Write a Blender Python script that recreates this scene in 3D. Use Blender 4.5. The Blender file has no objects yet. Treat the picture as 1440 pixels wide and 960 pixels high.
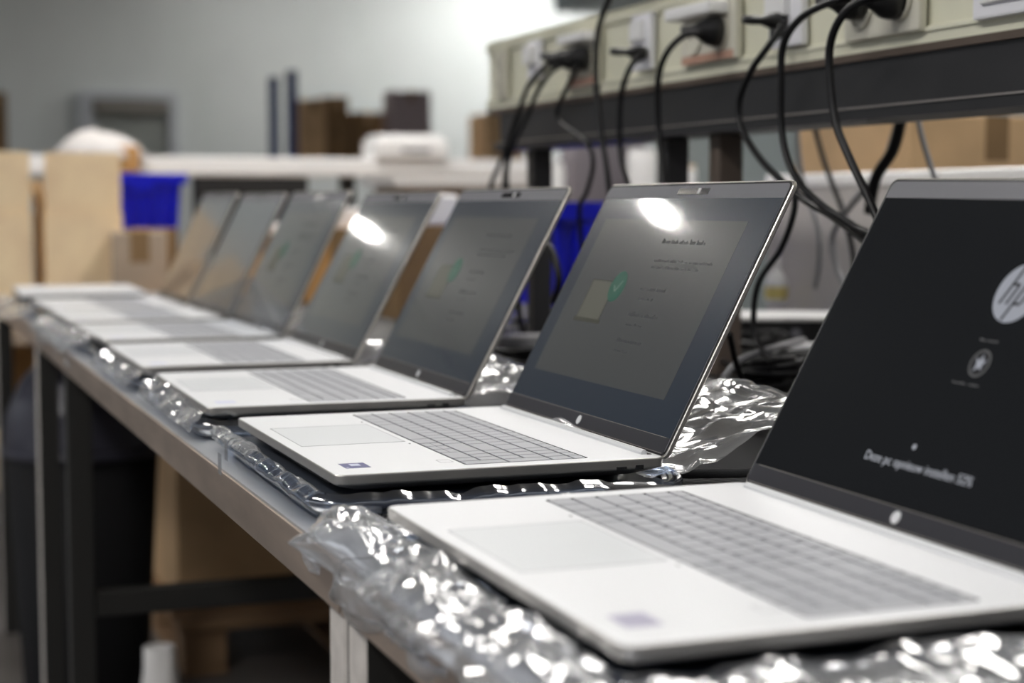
import bpy, bmesh, math, random
import numpy as np
from mathutils import Vector, Matrix
R = math.radians
random.seed(7); rng = np.random.default_rng(7)
sc = bpy.context.scene
COL = sc.collection

# ------------------------------------------------------------------ camera
CZ = 1.07                       # camera height above the floor
F, PITCH, YAW = 2399.0, 0.0799, 0.3568
cam_d = bpy.data.cameras.new('camera'); cam = bpy.data.objects.new('camera', cam_d); COL.objects.link(cam)
cam.location = (0, 0, CZ); cam.rotation_euler = (math.pi/2-PITCH, 0, -YAW)
cam_d.sensor_width = 36; cam_d.lens = F/1440*36; cam_d.clip_start = 0.02; cam_d.clip_end = 100
cam_d.dof.use_dof = True; cam_d.dof.focus_distance = 1.34; cam_d.dof.aperture_fstop = 4.6
cam_d.dof.aperture_blades = 0
sc.camera = cam

def ray(px, py):
    x = (px-720)/F; u = -(py-480)/F
    c, s = math.cos(PITCH), math.sin(PITCH)
    y = c+u*s; z = -s+u*c
    cy, sy = math.cos(YAW), math.sin(YAW)
    return Vector((x*cy+y*sy, -x*sy+y*cy, z))
def atY(px, py, Y): r = ray(px, py); v = r*(Y/r.y); return Vector((v.x, v.y, v.z+CZ))
def atX(px, py, X): r = ray(px, py); v = r*(X/r.x); return Vector((v.x, v.y, v.z+CZ))
def atZ(px, py, Z): r = ray(px, py); v = r*((Z-CZ)/r.z); return Vector((v.x, v.y, v.z+CZ))
TT = CZ-0.224                   # table top

# ------------------------------------------------------------------ materials
def newmat(name):
    m = bpy.data.materials.new(name); m.use_nodes = True
    return m, m.node_tree, m.node_tree.nodes['Principled BSDF']
def mat(name, col, rough=.5, metal=0., spec=.5, noise=0., nscale=20., bump=0., bscale=200., emit=None, estr=1., coat=0., coatr=.05, alpha=None, stretch=None):
    m, nt, b = newmat(name)
    b.inputs['Base Color'].default_value = (*col, 1)
    b.inputs['Roughness'].default_value = rough
    b.inputs['Metallic'].default_value = metal
    b.inputs['Specular IOR Level'].default_value = spec
    b.inputs['Coat Weight'].default_value = coat; b.inputs['Coat Roughness'].default_value = coatr
    if noise or bump:
        tc = nt.nodes.new('ShaderNodeTexCoord'); mp = nt.nodes.new('ShaderNodeMapping')
        nt.links.new(tc.outputs['Object'], mp.inputs[0])
        if stretch: mp.inputs['Scale'].default_value = stretch
    if noise:
        n = nt.nodes.new('ShaderNodeTexNoise'); n.inputs['Scale'].default_value = nscale; n.inputs['Detail'].default_value = 6
        nt.links.new(mp.outputs[0], n.inputs['Vector'])
        r = nt.nodes.new('ShaderNodeValToRGB')
        r.color_ramp.elements[0].position = .3; r.color_ramp.elements[1].position = .7
        r.color_ramp.elements[0].color = (*[c*(1-noise) for c in col], 1)
        r.color_ramp.elements[1].color = (*[min(1, c*(1+noise)) for c in col], 1)
        nt.links.new(n.outputs['Fac'], r.inputs[0]); nt.links.new(r.outputs[0], b.inputs['Base Color'])
    if bump:
        n2 = nt.nodes.new('ShaderNodeTexNoise'); n2.inputs['Scale'].default_value = bscale
        nt.links.new(mp.outputs[0], n2.inputs['Vector'])
        bp = nt.nodes.new('ShaderNodeBump'); bp.inputs['Strength'].default_value = bump; bp.inputs['Distance'].default_value = .002
        nt.links.new(n2.outputs['Fac'], bp.inputs['Height']); nt.links.new(bp.outputs[0], b.inputs['Normal'])
    if emit:
        b.inputs['Emission Color'].default_value = (*emit, 1); b.inputs['Emission Strength'].default_value = estr
    return m
def plastic_film(name, tint=(.9, .93, .97), gloss=.45, rough=.09, white=.06):
    m = bpy.data.materials.new(name); m.use_nodes = True; nt = m.node_tree; nt.nodes.clear()
    o = nt.nodes.new('ShaderNodeOutputMaterial'); t = nt.nodes.new('ShaderNodeBsdfTransparent'); g = nt.nodes.new('ShaderNodeBsdfGlossy')
    d = nt.nodes.new('ShaderNodeBsdfDiffuse'); l = nt.nodes.new('ShaderNodeLayerWeight'); mx = nt.nodes.new('ShaderNodeMixShader'); m2 = nt.nodes.new('ShaderNodeMixShader')
    t.inputs[0].default_value = (*tint, 1); g.inputs['Roughness'].default_value = rough; g.inputs[0].default_value = (1, 1, 1, 1)
    d.inputs[0].default_value = (.85, .87, .9, 1); l.inputs[0].default_value = .35
    ma = nt.nodes.new('ShaderNodeMath'); ma.operation = 'MULTIPLY_ADD'; ma.inputs[1].default_value = gloss; ma.inputs[2].default_value = .12
    nt.links.new(l.outputs['Facing'], ma.inputs[0]); nt.links.new(ma.outputs[0], mx.inputs[0])
    nt.links.new(t.outputs[0], mx.inputs[1]); nt.links.new(g.outputs[0], mx.inputs[2])
    m2.inputs[0].default_value = white
    nt.links.new(mx.outputs[0], m2.inputs[1]); nt.links.new(d.outputs[0], m2.inputs[2]); nt.links.new(m2.outputs[0], o.inputs[0])
    return m
def cardboard(name, col):
    m, nt, b = newmat(name)
    tc = nt.nodes.new('ShaderNodeTexCoord'); w = nt.nodes.new('ShaderNodeTexWave'); w.inputs['Scale'].default_value = 60; w.inputs['Distortion'].default_value = .6
    n = nt.nodes.new('ShaderNodeTexNoise'); n.inputs['Scale'].default_value = 9
    nt.links.new(tc.outputs['Object'], w.inputs[0]); nt.links.new(tc.outputs['Object'], n.inputs[0])
    a = nt.nodes.new('ShaderNodeMath'); a.operation = 'MULTIPLY_ADD'; a.inputs[1].default_value = .12
    nt.links.new(w.outputs['Fac'], a.inputs[0]); nt.links.new(n.outputs['Fac'], a.inputs[2])
    r = nt.nodes.new('ShaderNodeValToRGB'); r.color_ramp.elements[0].color = (*[c*.85 for c in col], 1); r.color_ramp.elements[1].color = (*[min(1, c*1.12) for c in col], 1)
    r.color_ramp.elements[0].position = .3; r.color_ramp.elements[1].position = .8
    nt.links.new(a.outputs[0], r.inputs[0]); nt.links.new(r.outputs[0], b.inputs['Base Color']); b.inputs['Roughness'].default_value = .8
    return m

M = {}
M['alu'] = mat('silver_aluminium', (.71, .72, .735), rough=.42, metal=.25, spec=.5, bump=.05, bscale=1500)
M['deck_side_shade'] = mat('deck_side_shaded_silver', (.42, .41, .39), rough=.35, metal=.7)  # the deck's silver again, its shaded look put into a darker grey
M['alu_side'] = mat('silver_edge', (.62, .60, .56), rough=.3, metal=.85)
M['alu_pad'] = mat('touchpad_silver', (.62, .64, .655), rough=.38, metal=.2)
M['key'] = mat('key_grey', (.36, .37, .395), rough=.42, metal=.1, bump=.04, bscale=900)
M['well'] = mat('keyboard_well_black', (.012, .012, .013), rough=.5)
M['bezel'] = mat('bezel_grey', (.16, .16, .18), rough=.35, bump=.05, bscale=2000)
M['chin'] = mat('chin_dark_grey', (.035, .035, .042), rough=.32)
M['gasket'] = mat('rubber_black', (.008, .008, .009), rough=.55)
M['logo'] = mat('logo_silver', (.80, .81, .83), rough=.35, metal=.2)
M['glassy'] = mat('webcam_glass', (.01, .01, .012), rough=.15)
M['white_plastic'] = mat('white_plastic', (.82, .82, .82), rough=.35)
M['black_plastic'] = mat('black_plastic', (.012, .012, .013), rough=.35, bump=.05)
M['cable'] = mat('black_cable_rubber', (.006, .006, .007), rough=.38, spec=.3)
M['cable_grey'] = mat('grey_cable_rubber', (.30, .30, .31), rough=.4)
M['braid'] = mat('braided_black_sleeve', (.035, .035, .035), rough=.7, bump=.9, bscale=1400)
M['steel_top'] = mat('steel_sheet', (.55, .57, .60), rough=.28, metal=.75, noise=.12, nscale=14, stretch=(1, .15, 1))
M['steel_edge'] = mat('brushed_steel_edge', (.52, .43, .36), rough=.38, metal=.8, noise=.22, nscale=30, bump=.15, bscale=90, stretch=(1, .2, 1))
M['leg_lit'] = mat('leg_lit_face', (.55, .52, .49), rough=.5, noise=.12, nscale=60)  # user-side leg faces, the light on them put into a paler colour
M['leg_black'] = mat('leg_black_paint', (.018, .018, .017), rough=.5)
M['cream'] = mat('trunking_cream', (.72, .71, .57), rough=.45, noise=.04, nscale=12)
M['cream_light'] = mat('trunking_cream_lip', (.74, .73, .60), rough=.4)
M['socket'] = mat('socket_plate_grey', (.66, .64, .55), rough=.35)
M['socket_white'] = mat('socket_plate_white', (.82, .82, .86), rough=.3)
M['rose'] = mat('socket_terracotta_trim', (.50, .30, .22), rough=.5)
M['beam'] = mat('beam_black_steel', (.022, .022, .024), rough=.42)
M['beam_brown'] = mat('beam_brown_underside', (.10, .075, .06), rough=.6)
M['edge_pale'] = mat('pale_metal_edge', (.35, .32, .30), rough=.35, metal=.6)
M['film'] = plastic_film('clear_plastic_film', gloss=.55, rough=.10, white=.05)
M['film_heavy'] = plastic_film('crinkled_plastic_film', tint=(.86, .88, .92), gloss=.85, rough=.13, white=.13)
M['film_dark'] = plastic_film('sleeve_plastic_film', tint=(.42, .50, .64), gloss=.55, rough=.12, white=.02)
M['foam'] = mat('slate_foam_sleeve', (.028, .035, .05), rough=.35, coat=.5, coatr=.15)
M['card'] = cardboard('cardboard_tan', (.62, .42, .23))
M['card_pale'] = cardboard('cardboard_pale', (.95, .72, .47))
M['card_dark'] = cardboard('cardboard_brown', (.24, .15, .07))
M['card_orange'] = cardboard('cardboard_orange', (.55, .30, .11))
M['card_grey'] = cardboard('cardboard_grey_brown', (.42, .33, .25))
M['blue'] = mat('crate_blue_plastic', (.001, .006, .62), rough=.35)
M['blue_dull'] = mat('rack_blue_paint', (.03, .06, .20), rough=.45)
M['wall'] = mat('painted_wall_grey', (.62, .66, .66), rough=.8, noise=.03, nscale=2)
M['wall_dim'] = mat('painted_wall_brown_grey', (.30, .28, .26), rough=.8, noise=.03, nscale=2)
M['ceil'] = mat('ceiling_dark', (.10, .10, .11), rough=.9)
M['floor'] = mat('concrete_floor', (.13, .12, .115), rough=.45, noise=.15, nscale=3)
M['shelf_white'] = mat('white_laminate', (.97, .96, .95), rough=.35)
M['panel_dark'] = mat('dark_panel', (.014, .014, .014), rough=.65)
M['mauve'] = mat('mauve_grey_fabric', (.20, .18, .20), rough=.8, bump=.2, bscale=300)
M['mauve_pale'] = mat('cabinet_mauve', (.36, .30, .31), rough=.6)
M['grey_panel'] = mat('partition_grey_felt', (.50, .47, .45), rough=.8)
M['teal_grey'] = mat('machine_grey_green', (.26, .30, .30), rough=.6)
M['frame_grey'] = mat('window_frame_grey', (.45, .48, .52), rough=.5)
M['blind'] = mat('blind_slats_grey_green', (.44, .47, .45), rough=.6)
M['header_shadow'] = mat('header_shadow_brown_grey', (.20, .19, .17), rough=.6)
M['duct'] = mat('duct_teal_grey', (.07, .10, .11), rough=.5)
M['wood'] = mat('pallet_wood', (.32, .20, .11), rough=.8, noise=.25, nscale=14, stretch=(.3, 1, 1))
M['bin'] = mat('bin_black_plastic', (.006, .006, .007), rough=.7, spec=.25)
M['liner'] = mat('bin_liner_grey', (.035, .035, .05), rough=.4)
M['paper'] = mat('packing_paper', (.70, .67, .65), rough=.8)
M['sticker_blue'] = mat('sticker_blue', (.01, .01, .16), rough=.3)
M['sticker_lav'] = mat('sticker_lavender', (.42, .40, .52), rough=.3)
M['sticker_white'] = mat('sticker_white_print', (.6, .62, .75), rough=.4)
M['outline'] = mat('printed_outline_grey', (.35, .36, .38), rough=.4)
M['yellow'] = mat('yellow_label', (.75, .62, .22), rough=.5)
M['lamp_house'] = mat('lamp_housing_white', (.7, .7, .7), rough=.5)

# ribbed mat: fine wave across the surface
def ribbed():
    m, nt, b = newmat('ribbed_black_rubber')
    tc = nt.nodes.new('ShaderNodeTexCoord'); w = nt.nodes.new('ShaderNodeTexWave'); w.bands_direction = 'DIAGONAL'
    w.inputs['Scale'].default_value = 70
    nt.links.new(tc.outputs['Object'], w.inputs[0])
    bp = nt.nodes.new('ShaderNodeBump'); bp.inputs['Strength'].default_value = 1; bp.inputs['Distance'].default_value = .0015
    nt.links.new(w.outputs['Fac'], bp.inputs['Height']); nt.links.new(bp.outputs[0], b.inputs['Normal'])
    b.inputs['Base Color'].default_value = (.02, .018, .017, 1); b.inputs['Roughness'].default_value = .4
    return m
M['ribbed'] = ribbed()

# ------------------------------------------------------------------ object helpers
def link(o, parent=None):
    COL.objects.link(o)
    if parent is not None: o.parent = parent
    return o
def tag(o, label=None, cat=None, group=None, kind=None):
    if label: o['label'] = label
    if cat: o['category'] = cat
    if group: o['group'] = group
    if kind: o['kind'] = kind
    return o
def empty(name, loc, rz=0, label=None, cat=None, group=None):
    o = bpy.data.objects.new(name, None); o.empty_display_size = .05
    link(o); o.location = loc; o.rotation_euler = (0, 0, rz)
    return tag(o, label, cat, group)
def fin(name, bm, m, parent=None, smooth=False, recalc=True):
    if recalc: bmesh.ops.recalc_face_normals(bm, faces=bm.faces)
    me = bpy.data.meshes.new(name); bm.to_mesh(me); bm.free()
    ms = m if isinstance(m, (list, tuple)) else [m]
    for k in ms: me.materials.append(k)
    if smooth:
        for p in me.polygons: p.use_smooth = True
    return link(bpy.data.objects.new(name, me), parent)
def bx(bm, c, s, rot=None, bev=0., seg=2, mi=0):
    r = bmesh.ops.create_cube(bm, size=1)
    vs = r['verts']
    bmesh.ops.scale(bm, vec=Vector(s), verts=vs)
    if bev:
        es = {e for v in vs for e in v.link_edges}
        rr = bmesh.ops.bevel(bm, geom=list(es), offset=bev, segments=seg, affect='EDGES', profile=.6)
        vs = list({v for f in rr['faces'] for v in f.verts} | {v for v in vs if v.is_valid})
    fs = {f for v in vs for f in v.link_faces}
    for f in fs: f.material_index = mi
    if rot is not None: bmesh.ops.rotate(bm, cent=(0, 0, 0), matrix=rot, verts=vs)
    bmesh.ops.translate(bm, vec=Vector(c), verts=vs)
    return vs
def box(name, c, s, m, parent=None, bev=0., rot=None, seg=2):
    bm = bmesh.new(); bx(bm, c, s, rot, bev, seg); return fin(name, bm, m, parent)
def rrect(w, d, r, n=5, cx=0, cy=0):
    pts = []
    for (sx, sy, a0) in ((1, 1, 0), (-1, 1, 90), (-1, -1, 180), (1, -1, 270)):
        for k in range(n+1):
            a = R(a0+90*k/n); pts.append((cx+sx*(w/2-r)+r*math.cos(a), cy+sy*(d/2-r)+r*math.sin(a)))
    return pts
def loft(bm, rings, cap0=True, cap1=True, closed=True, mi=0):
    vr = [[bm.verts.new(p) for p in ring] for ring in rings]
    n = len(vr[0])
    for a, b in zip(vr[:-1], vr[1:]):
        for i in range(n if closed else n-1):
            f = bm.faces.new((a[i], a[(i+1) % n], b[(i+1) % n], b[i])); f.material_index = mi
    if cap0: bm.faces.new(list(reversed(vr[0]))).material_index = mi
    if cap1: bm.faces.new(vr[-1]).material_index = mi
    return vr
def slab(bm, w, d, z0, z1, r=.002, n=4, cx=0, cy=0, bev=0., mi=0):
    if bev:
        lv = [(z0, 0), (z1-bev, 0), (z1-bev*.3, bev*.3), (z1, bev)]
    else: lv = [(z0, 0), (z1, 0)]
    loft(bm, [[(x, y, z) for x, y in rrect(w-2*i, d-2*i, max(r-i*.5, .0002), n, cx, cy)] for z, i in lv], mi=mi)
def smooth_path(P, n=8):
    P = [Vector(p) for p in P]; out = []
    for i in range(len(P)-1):
        p0 = P[max(i-1, 0)]; p1 = P[i]; p2 = P[i+1]; p3 = P[min(i+2, len(P)-1)]
        for k in range(n):
            t = k/n
            out.append(.5*((2*p1)+(p2-p0)*t+(2*p0-5*p1+4*p2-p3)*t*t+(3*p1-p0-3*p2+p3)*t**3))
    out.append(P[-1]); return out
def tube(bm, P, r, seg=10, sm=8, mi=0):
    P = smooth_path(P, sm) if sm else [Vector(p) for p in P]
    rs = r if isinstance(r, (list, tuple)) else None
    rings = []; up = Vector((.13, .27, .95)).normalized()
    t = (P[1]-P[0]).normalized(); nrm = t.cross(up).normalized()
    for i, p in enumerate(P):
        t = (P[min(i+1, len(P)-1)]-P[max(i-1, 0)])
        if t.length < 1e-9: t = Vector((0, 0, 1))
        t.normalize(); nrm = (nrm-t*nrm.dot(t)).normalized(); bn = t.cross(nrm)
        rr = r if rs is None else rs[0]+(rs[1]-rs[0])*i/(len(P)-1)
        rings.append([p+(nrm*math.cos(2*math.pi*k/seg)+bn*math.sin(2*math.pi*k/seg))*rr for k in range(seg)])
    loft(bm, rings, mi=mi)
def lathe(bm, prof, c=(0, 0, 0), seg=24, axis='Z', cap=True, mi=0):
    rings = []
    for r, z in prof:
        ring = []
        for k in range(seg):
            a = 2*math.pi*k/seg; p = (r*math.cos(a), r*math.sin(a), z)
            if axis == 'X': p = (p[2], p[0], p[1])
            if axis == 'Y': p = (p[0], p[2], p[1])
            ring.append((p[0]+c[0], p[1]+c[1], p[2]+c[2]))
        rings.append(ring)
    loft(bm, rings, cap, cap, mi=mi)
def copy_tree(o, parent=None):
    c = o.copy(); COL.objects.link(c); c.parent = parent
    for ch in list(o.children): copy_tree(ch, c)
    return c
_font = None
def text_mesh(name, s, size, m, parent, loc, rot=(0, 0, 0), align='LEFT', ext=.00008, shear=0, bold=0.):
    cu = bpy.data.curves.new(name, 'FONT'); cu.body = s; cu.size = size; cu.align_x = align; cu.extrude = ext; cu.shear = shear; cu.offset = bold
    o = bpy.data.objects.new(name, cu); COL.objects.link(o)
    dg = bpy.context.evaluated_depsgraph_get()
    me = bpy.data.meshes.new_from_object(o.evaluated_get(dg)); COL.objects.unlink(o); bpy.data.objects.remove(o)
    me.materials.clear(); me.materials.append(m)
    q = link(bpy.data.objects.new(name, me), parent); q.location = loc; q.rotation_euler = rot
    return q

# ------------------------------------------------------------------ crumpled sheets
def vnoise(x, y, seed=0):
    xi = np.floor(x).astype(int); yi = np.floor(y).astype(int); xf = x-xi; yf = y-yi
    def h(a, b):
        n = (a*374761393+b*668265263+seed*974711) & 0x7fffffff
        n = ((n ^ (n >> 13))*1274126177) & 0x7fffffff
        return (n ^ (n >> 16)) % 10007/10007.
    u = xf*xf*(3-2*xf); v = yf*yf*(3-2*yf)
    return (h(xi, yi)*(1-u)+h(xi+1, yi)*u)*(1-v)+(h(xi, yi+1)*(1-u)+h(xi+1, yi+1)*u)*v
def crumple(x, y, seed=0, scale=.05, octs=3, an=1.):
    """sharp folds: piecewise-linear facets from several warped directions, about -1..1"""
    g = np.random.default_rng(seed); out = np.zeros_like(x); amp = 1.; tot = 0
    X = x/scale/an; Y = y/scale
    for o in range(octs):
        wx = vnoise(X*.7, Y*.7, seed+o)*1.6; wy = vnoise(X*.7+9, Y*.7+5, seed+o+31)*1.6
        acc = np.full_like(x, -9.)
        best = np.zeros_like(x)
        for k in range(4):
            a = g.uniform(0, math.pi); ph = g.uniform(0, 10)
            t = (X+wx)*math.cos(a)+(Y+wy)*math.sin(a)+ph
            tri = (1-2*np.abs(t*.5-np.floor(t*.5+.5)))**1.25
            best += tri*(vnoise(X*.45+k*3, Y*.45, seed+k*7+o)**1.3)
        out += amp*(best-.6); tot += amp; amp *= .42; X = X*2.3; Y = Y*2.3
    return out/tot
def sheet(name, fn, nu, nv, m, parent=None, thick=0., smooth=True):
    """fn(u,v arrays in 0..1) -> x,y,z arrays"""
    u, v = np.meshgrid(np.linspace(0, 1, nu), np.linspace(0, 1, nv), indexing='ij')
    x, y, z = fn(u, v)
    vs = np.stack([x, y, z], -1).reshape(-1, 3)
    fs = [(i*nv+j, (i+1)*nv+j, (i+1)*nv+j+1, i*nv+j+1) for i in range(nu-1) for j in range(nv-1)]
    me = bpy.data.meshes.new(name); me.from_pydata(vs.tolist(), [], fs); me.materials.append(m)
    for p in me.polygons: p.use_smooth = smooth
    me.update()
    return link(bpy.data.objects.new(name, me), parent)

# ================================================================== LAPTOP
W, D, TH = .359, .262, .018
LH = .2430
KX0, KX1, KY0, KY1 = .0165, .3425, .104, .2045
def deck_mesh():
    bm = bmesh.new(); cx, cy = W/2, D/2
    # side wall rings from underside to top
    lv = [(.0022, .026), (.0036, .019), (.0078, .0065), (.0100, .0012), (.0112, .0002), (.0170, 0), (.0177, .0003), (.0180, .0009)]
    rings = [[(x, y, z) for x, y in rrect(W-2*i, D-2*i, .0075-i*.2, 7, cx, cy)] for z, i in lv]
    vr = loft(bm, rings, cap0=True, cap1=False, mi=2)
    outer = [bm.edges.get((vr[-1][i], vr[-1][(i+1) % len(vr[-1])])) for i in range(len(vr[-1]))]
    hole = rrect(KX1-KX0, KY1-KY0, .0025, 3, (KX0+KX1)/2, (KY0+KY1)/2)
    ht = [bm.verts.new((x, y, .018)) for x, y in hole]; hb = [bm.verts.new((x, y, .0166)) for x, y in hole]
    n = len(ht); inner = []
    for i in range(n):
        j = (i+1) % n; inner.append(bm.edges.new((ht[i], ht[j])))
        f = bm.faces.new((ht[j], ht[i], hb[i], hb[j])); f.material_index = 1
    f = bm.faces.new(hb); f.material_index = 1
    bmesh.ops.triangle_fill(bm, edges=outer+inner, use_beauty=True)
    bmesh.ops.recalc_face_normals(bm, faces=bm.faces)
    return bm
def key_rows():
    """(x, y, w, d) for every key, ~99 of them"""
    g = .0021; out = []
    main = .2605; px = KX0+.0008
    pitch = .0176; y = KY0+.0008
    def row(ws, y, d, x0, total):
        s = total/sum(ws); x = x0
        for w in ws: out.append((x+g/2, y+g/2, w*s-g, d-g)); x += w*s
    np_x = px+main; np_w = KX1-.0008-np_x
    # front row: ctrl fn win alt space alt ctrl + arrow block
    u = main/15.
    row([1.1, 1.1, 1.1, 1.1, 5.4, 1.4], y, pitch, px, u*11.8)
    ax = px+u*11.85; aw = (main-u*11.85)/3
    for q in range(3):
        out.append((ax+q*aw+g/2, y+g/2, aw-g, pitch/2-g*.6)); out.append((ax+q*aw+g/2, y+pitch/2+g*.1, aw-g, pitch/2-g*.6))
    row([2.3]+[1]*10+[2.7], y+pitch, pitch, px, main)
    row([1.8]+[1]*11+[2.2], y+2*pitch, pitch, px, main)
    row([1.5]+[1]*12+[1.5], y+3*pitch, pitch, px, main)
    row([1]*13+[2], y+4*pitch, pitch, px, main)
    fd = KY1-.0008-(y+5*pitch)
    row([1]*14, y+5*pitch, fd, px, main)
    q = np_w/4
    for k in range(4): out.append((np_x+k*q+g/2, y+5*pitch+g/2, q-g, fd-g))
    out.append((np_x+g/2, y+g/2, 2*q-g, pitch-g)); out.append((np_x+2*q+g/2, y+g/2, q-g, pitch-g))
    out.append((np_x+3*q+g/2, y+g/2, q-g, 2*pitch-g))
    for r in (1, 2, 3, 4):
        for k in range(3): out.append((np_x+k*q+g/2, y+r*pitch+g/2, q-g, pitch-g))
    out.append((np_x+3*q+g/2, y+2*pitch+g/2, q-g, 2*pitch-g)); out.append((np_x+3*q+g/2, y+4*pitch+g/2, q-g, pitch-g))
    return out
KEYS = key_rows()
_kc = {}
def key_mesh(w, d):
    k = (round(w, 4), round(d, 4))
    if k not in _kc:
        bm = bmesh.new(); slab(bm, w, d, 0, .0016, r=.0010, n=3, bev=.0003)
        bmesh.ops.recalc_face_normals(bm, faces=bm.faces)
        me = bpy.data.meshes.new('key'); bm.to_mesh(me); bm.free(); me.materials.append(M['key'])
        _kc[k] = me
    return _kc[k]

# screen image materials
def emis(name, col, s=1., base=(.01, .01, .011), rough=.3):
    m = mat(name, base, rough=rough, spec=.2, emit=col, estr=s)
    return m
def display_mat(name, emit, s, rough=.055, cr=.27, coat=1., spec=.4):
    m = mat(name, (.006, .007, .008), rough=rough, spec=spec, coat=coat, coatr=cr, emit=emit, estr=s)
    m.node_tree.nodes['Principled BSDF'].inputs['Specular Tint'].default_value = (.80, .90, 1, 1)
    return m
M['disp_black'] = display_mat('display_boot_black', (.010, .010, .011), .5, rough=.16, coat=.0, spec=.25)
M['disp_dark'] = display_mat('display_dark_blue', (.018, .025, .037), .8)
M['dialog'] = display_mat('display_dialog_grey', (.040, .042, .042), 1.)
M['dlg_text'] = emis('display_text_dark', (.030, .031, .033), 1.)
M['dlg_green'] = emis('display_green', (.016, .062, .042), 1.)
M['dlg_tick'] = emis('display_tick_pale', (.12, .16, .13), 1.)
M['dlg_panel'] = emis('display_drawing_pale', (.066, .066, .052), 1.)
M['dlg_edge'] = emis('display_drawing_edge', (.03, .03, .022), 1.)
M['txt_grey'] = emis('display_text_grey', (.30, .31, .34), 1.)
M['txt_dim'] = emis('display_text_dim', (.08, .08, .08), 1.)
M['disp_logo'] = emis('display_logo_grey', (.24, .25, .28), 1.)
M['disp_ink'] = emis('display_logo_ink', (.008, .008, .009), 1.)

DX0, DX1, DY0, DY1 = .0042, W-.0042, .0165, LH-.0165     # active display in lid coordinates
def wordline(bm, x, y, L, h, seed, bold=1., z=.00112):
    g = random.Random(seed); e = x+L
    while x < e-.001:
        w = min(g.uniform(.004, .013)*1.1, e-x); bh = h*g.uniform(.75, 1.05)
        # word as a run of letter-like strokes of unequal height
        cx = x
        while cx < x+w-.0006:
            sw = g.uniform(.0007, .0013)*bold; hh = bh*g.choice((.6, .6, .6, 1.))
            bx(bm, (cx+sw/2, y+hh/2, z), (sw, hh, .00006)); cx += sw+.0005
        x += w+.0020
def quad_part(name, x0, y0, x1, y1, z, m, parent, t=.00006):
    return box(name, ((x0+x1)/2, (y0+y1)/2, z), (x1-x0, y1-y0, t), m, parent)

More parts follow.
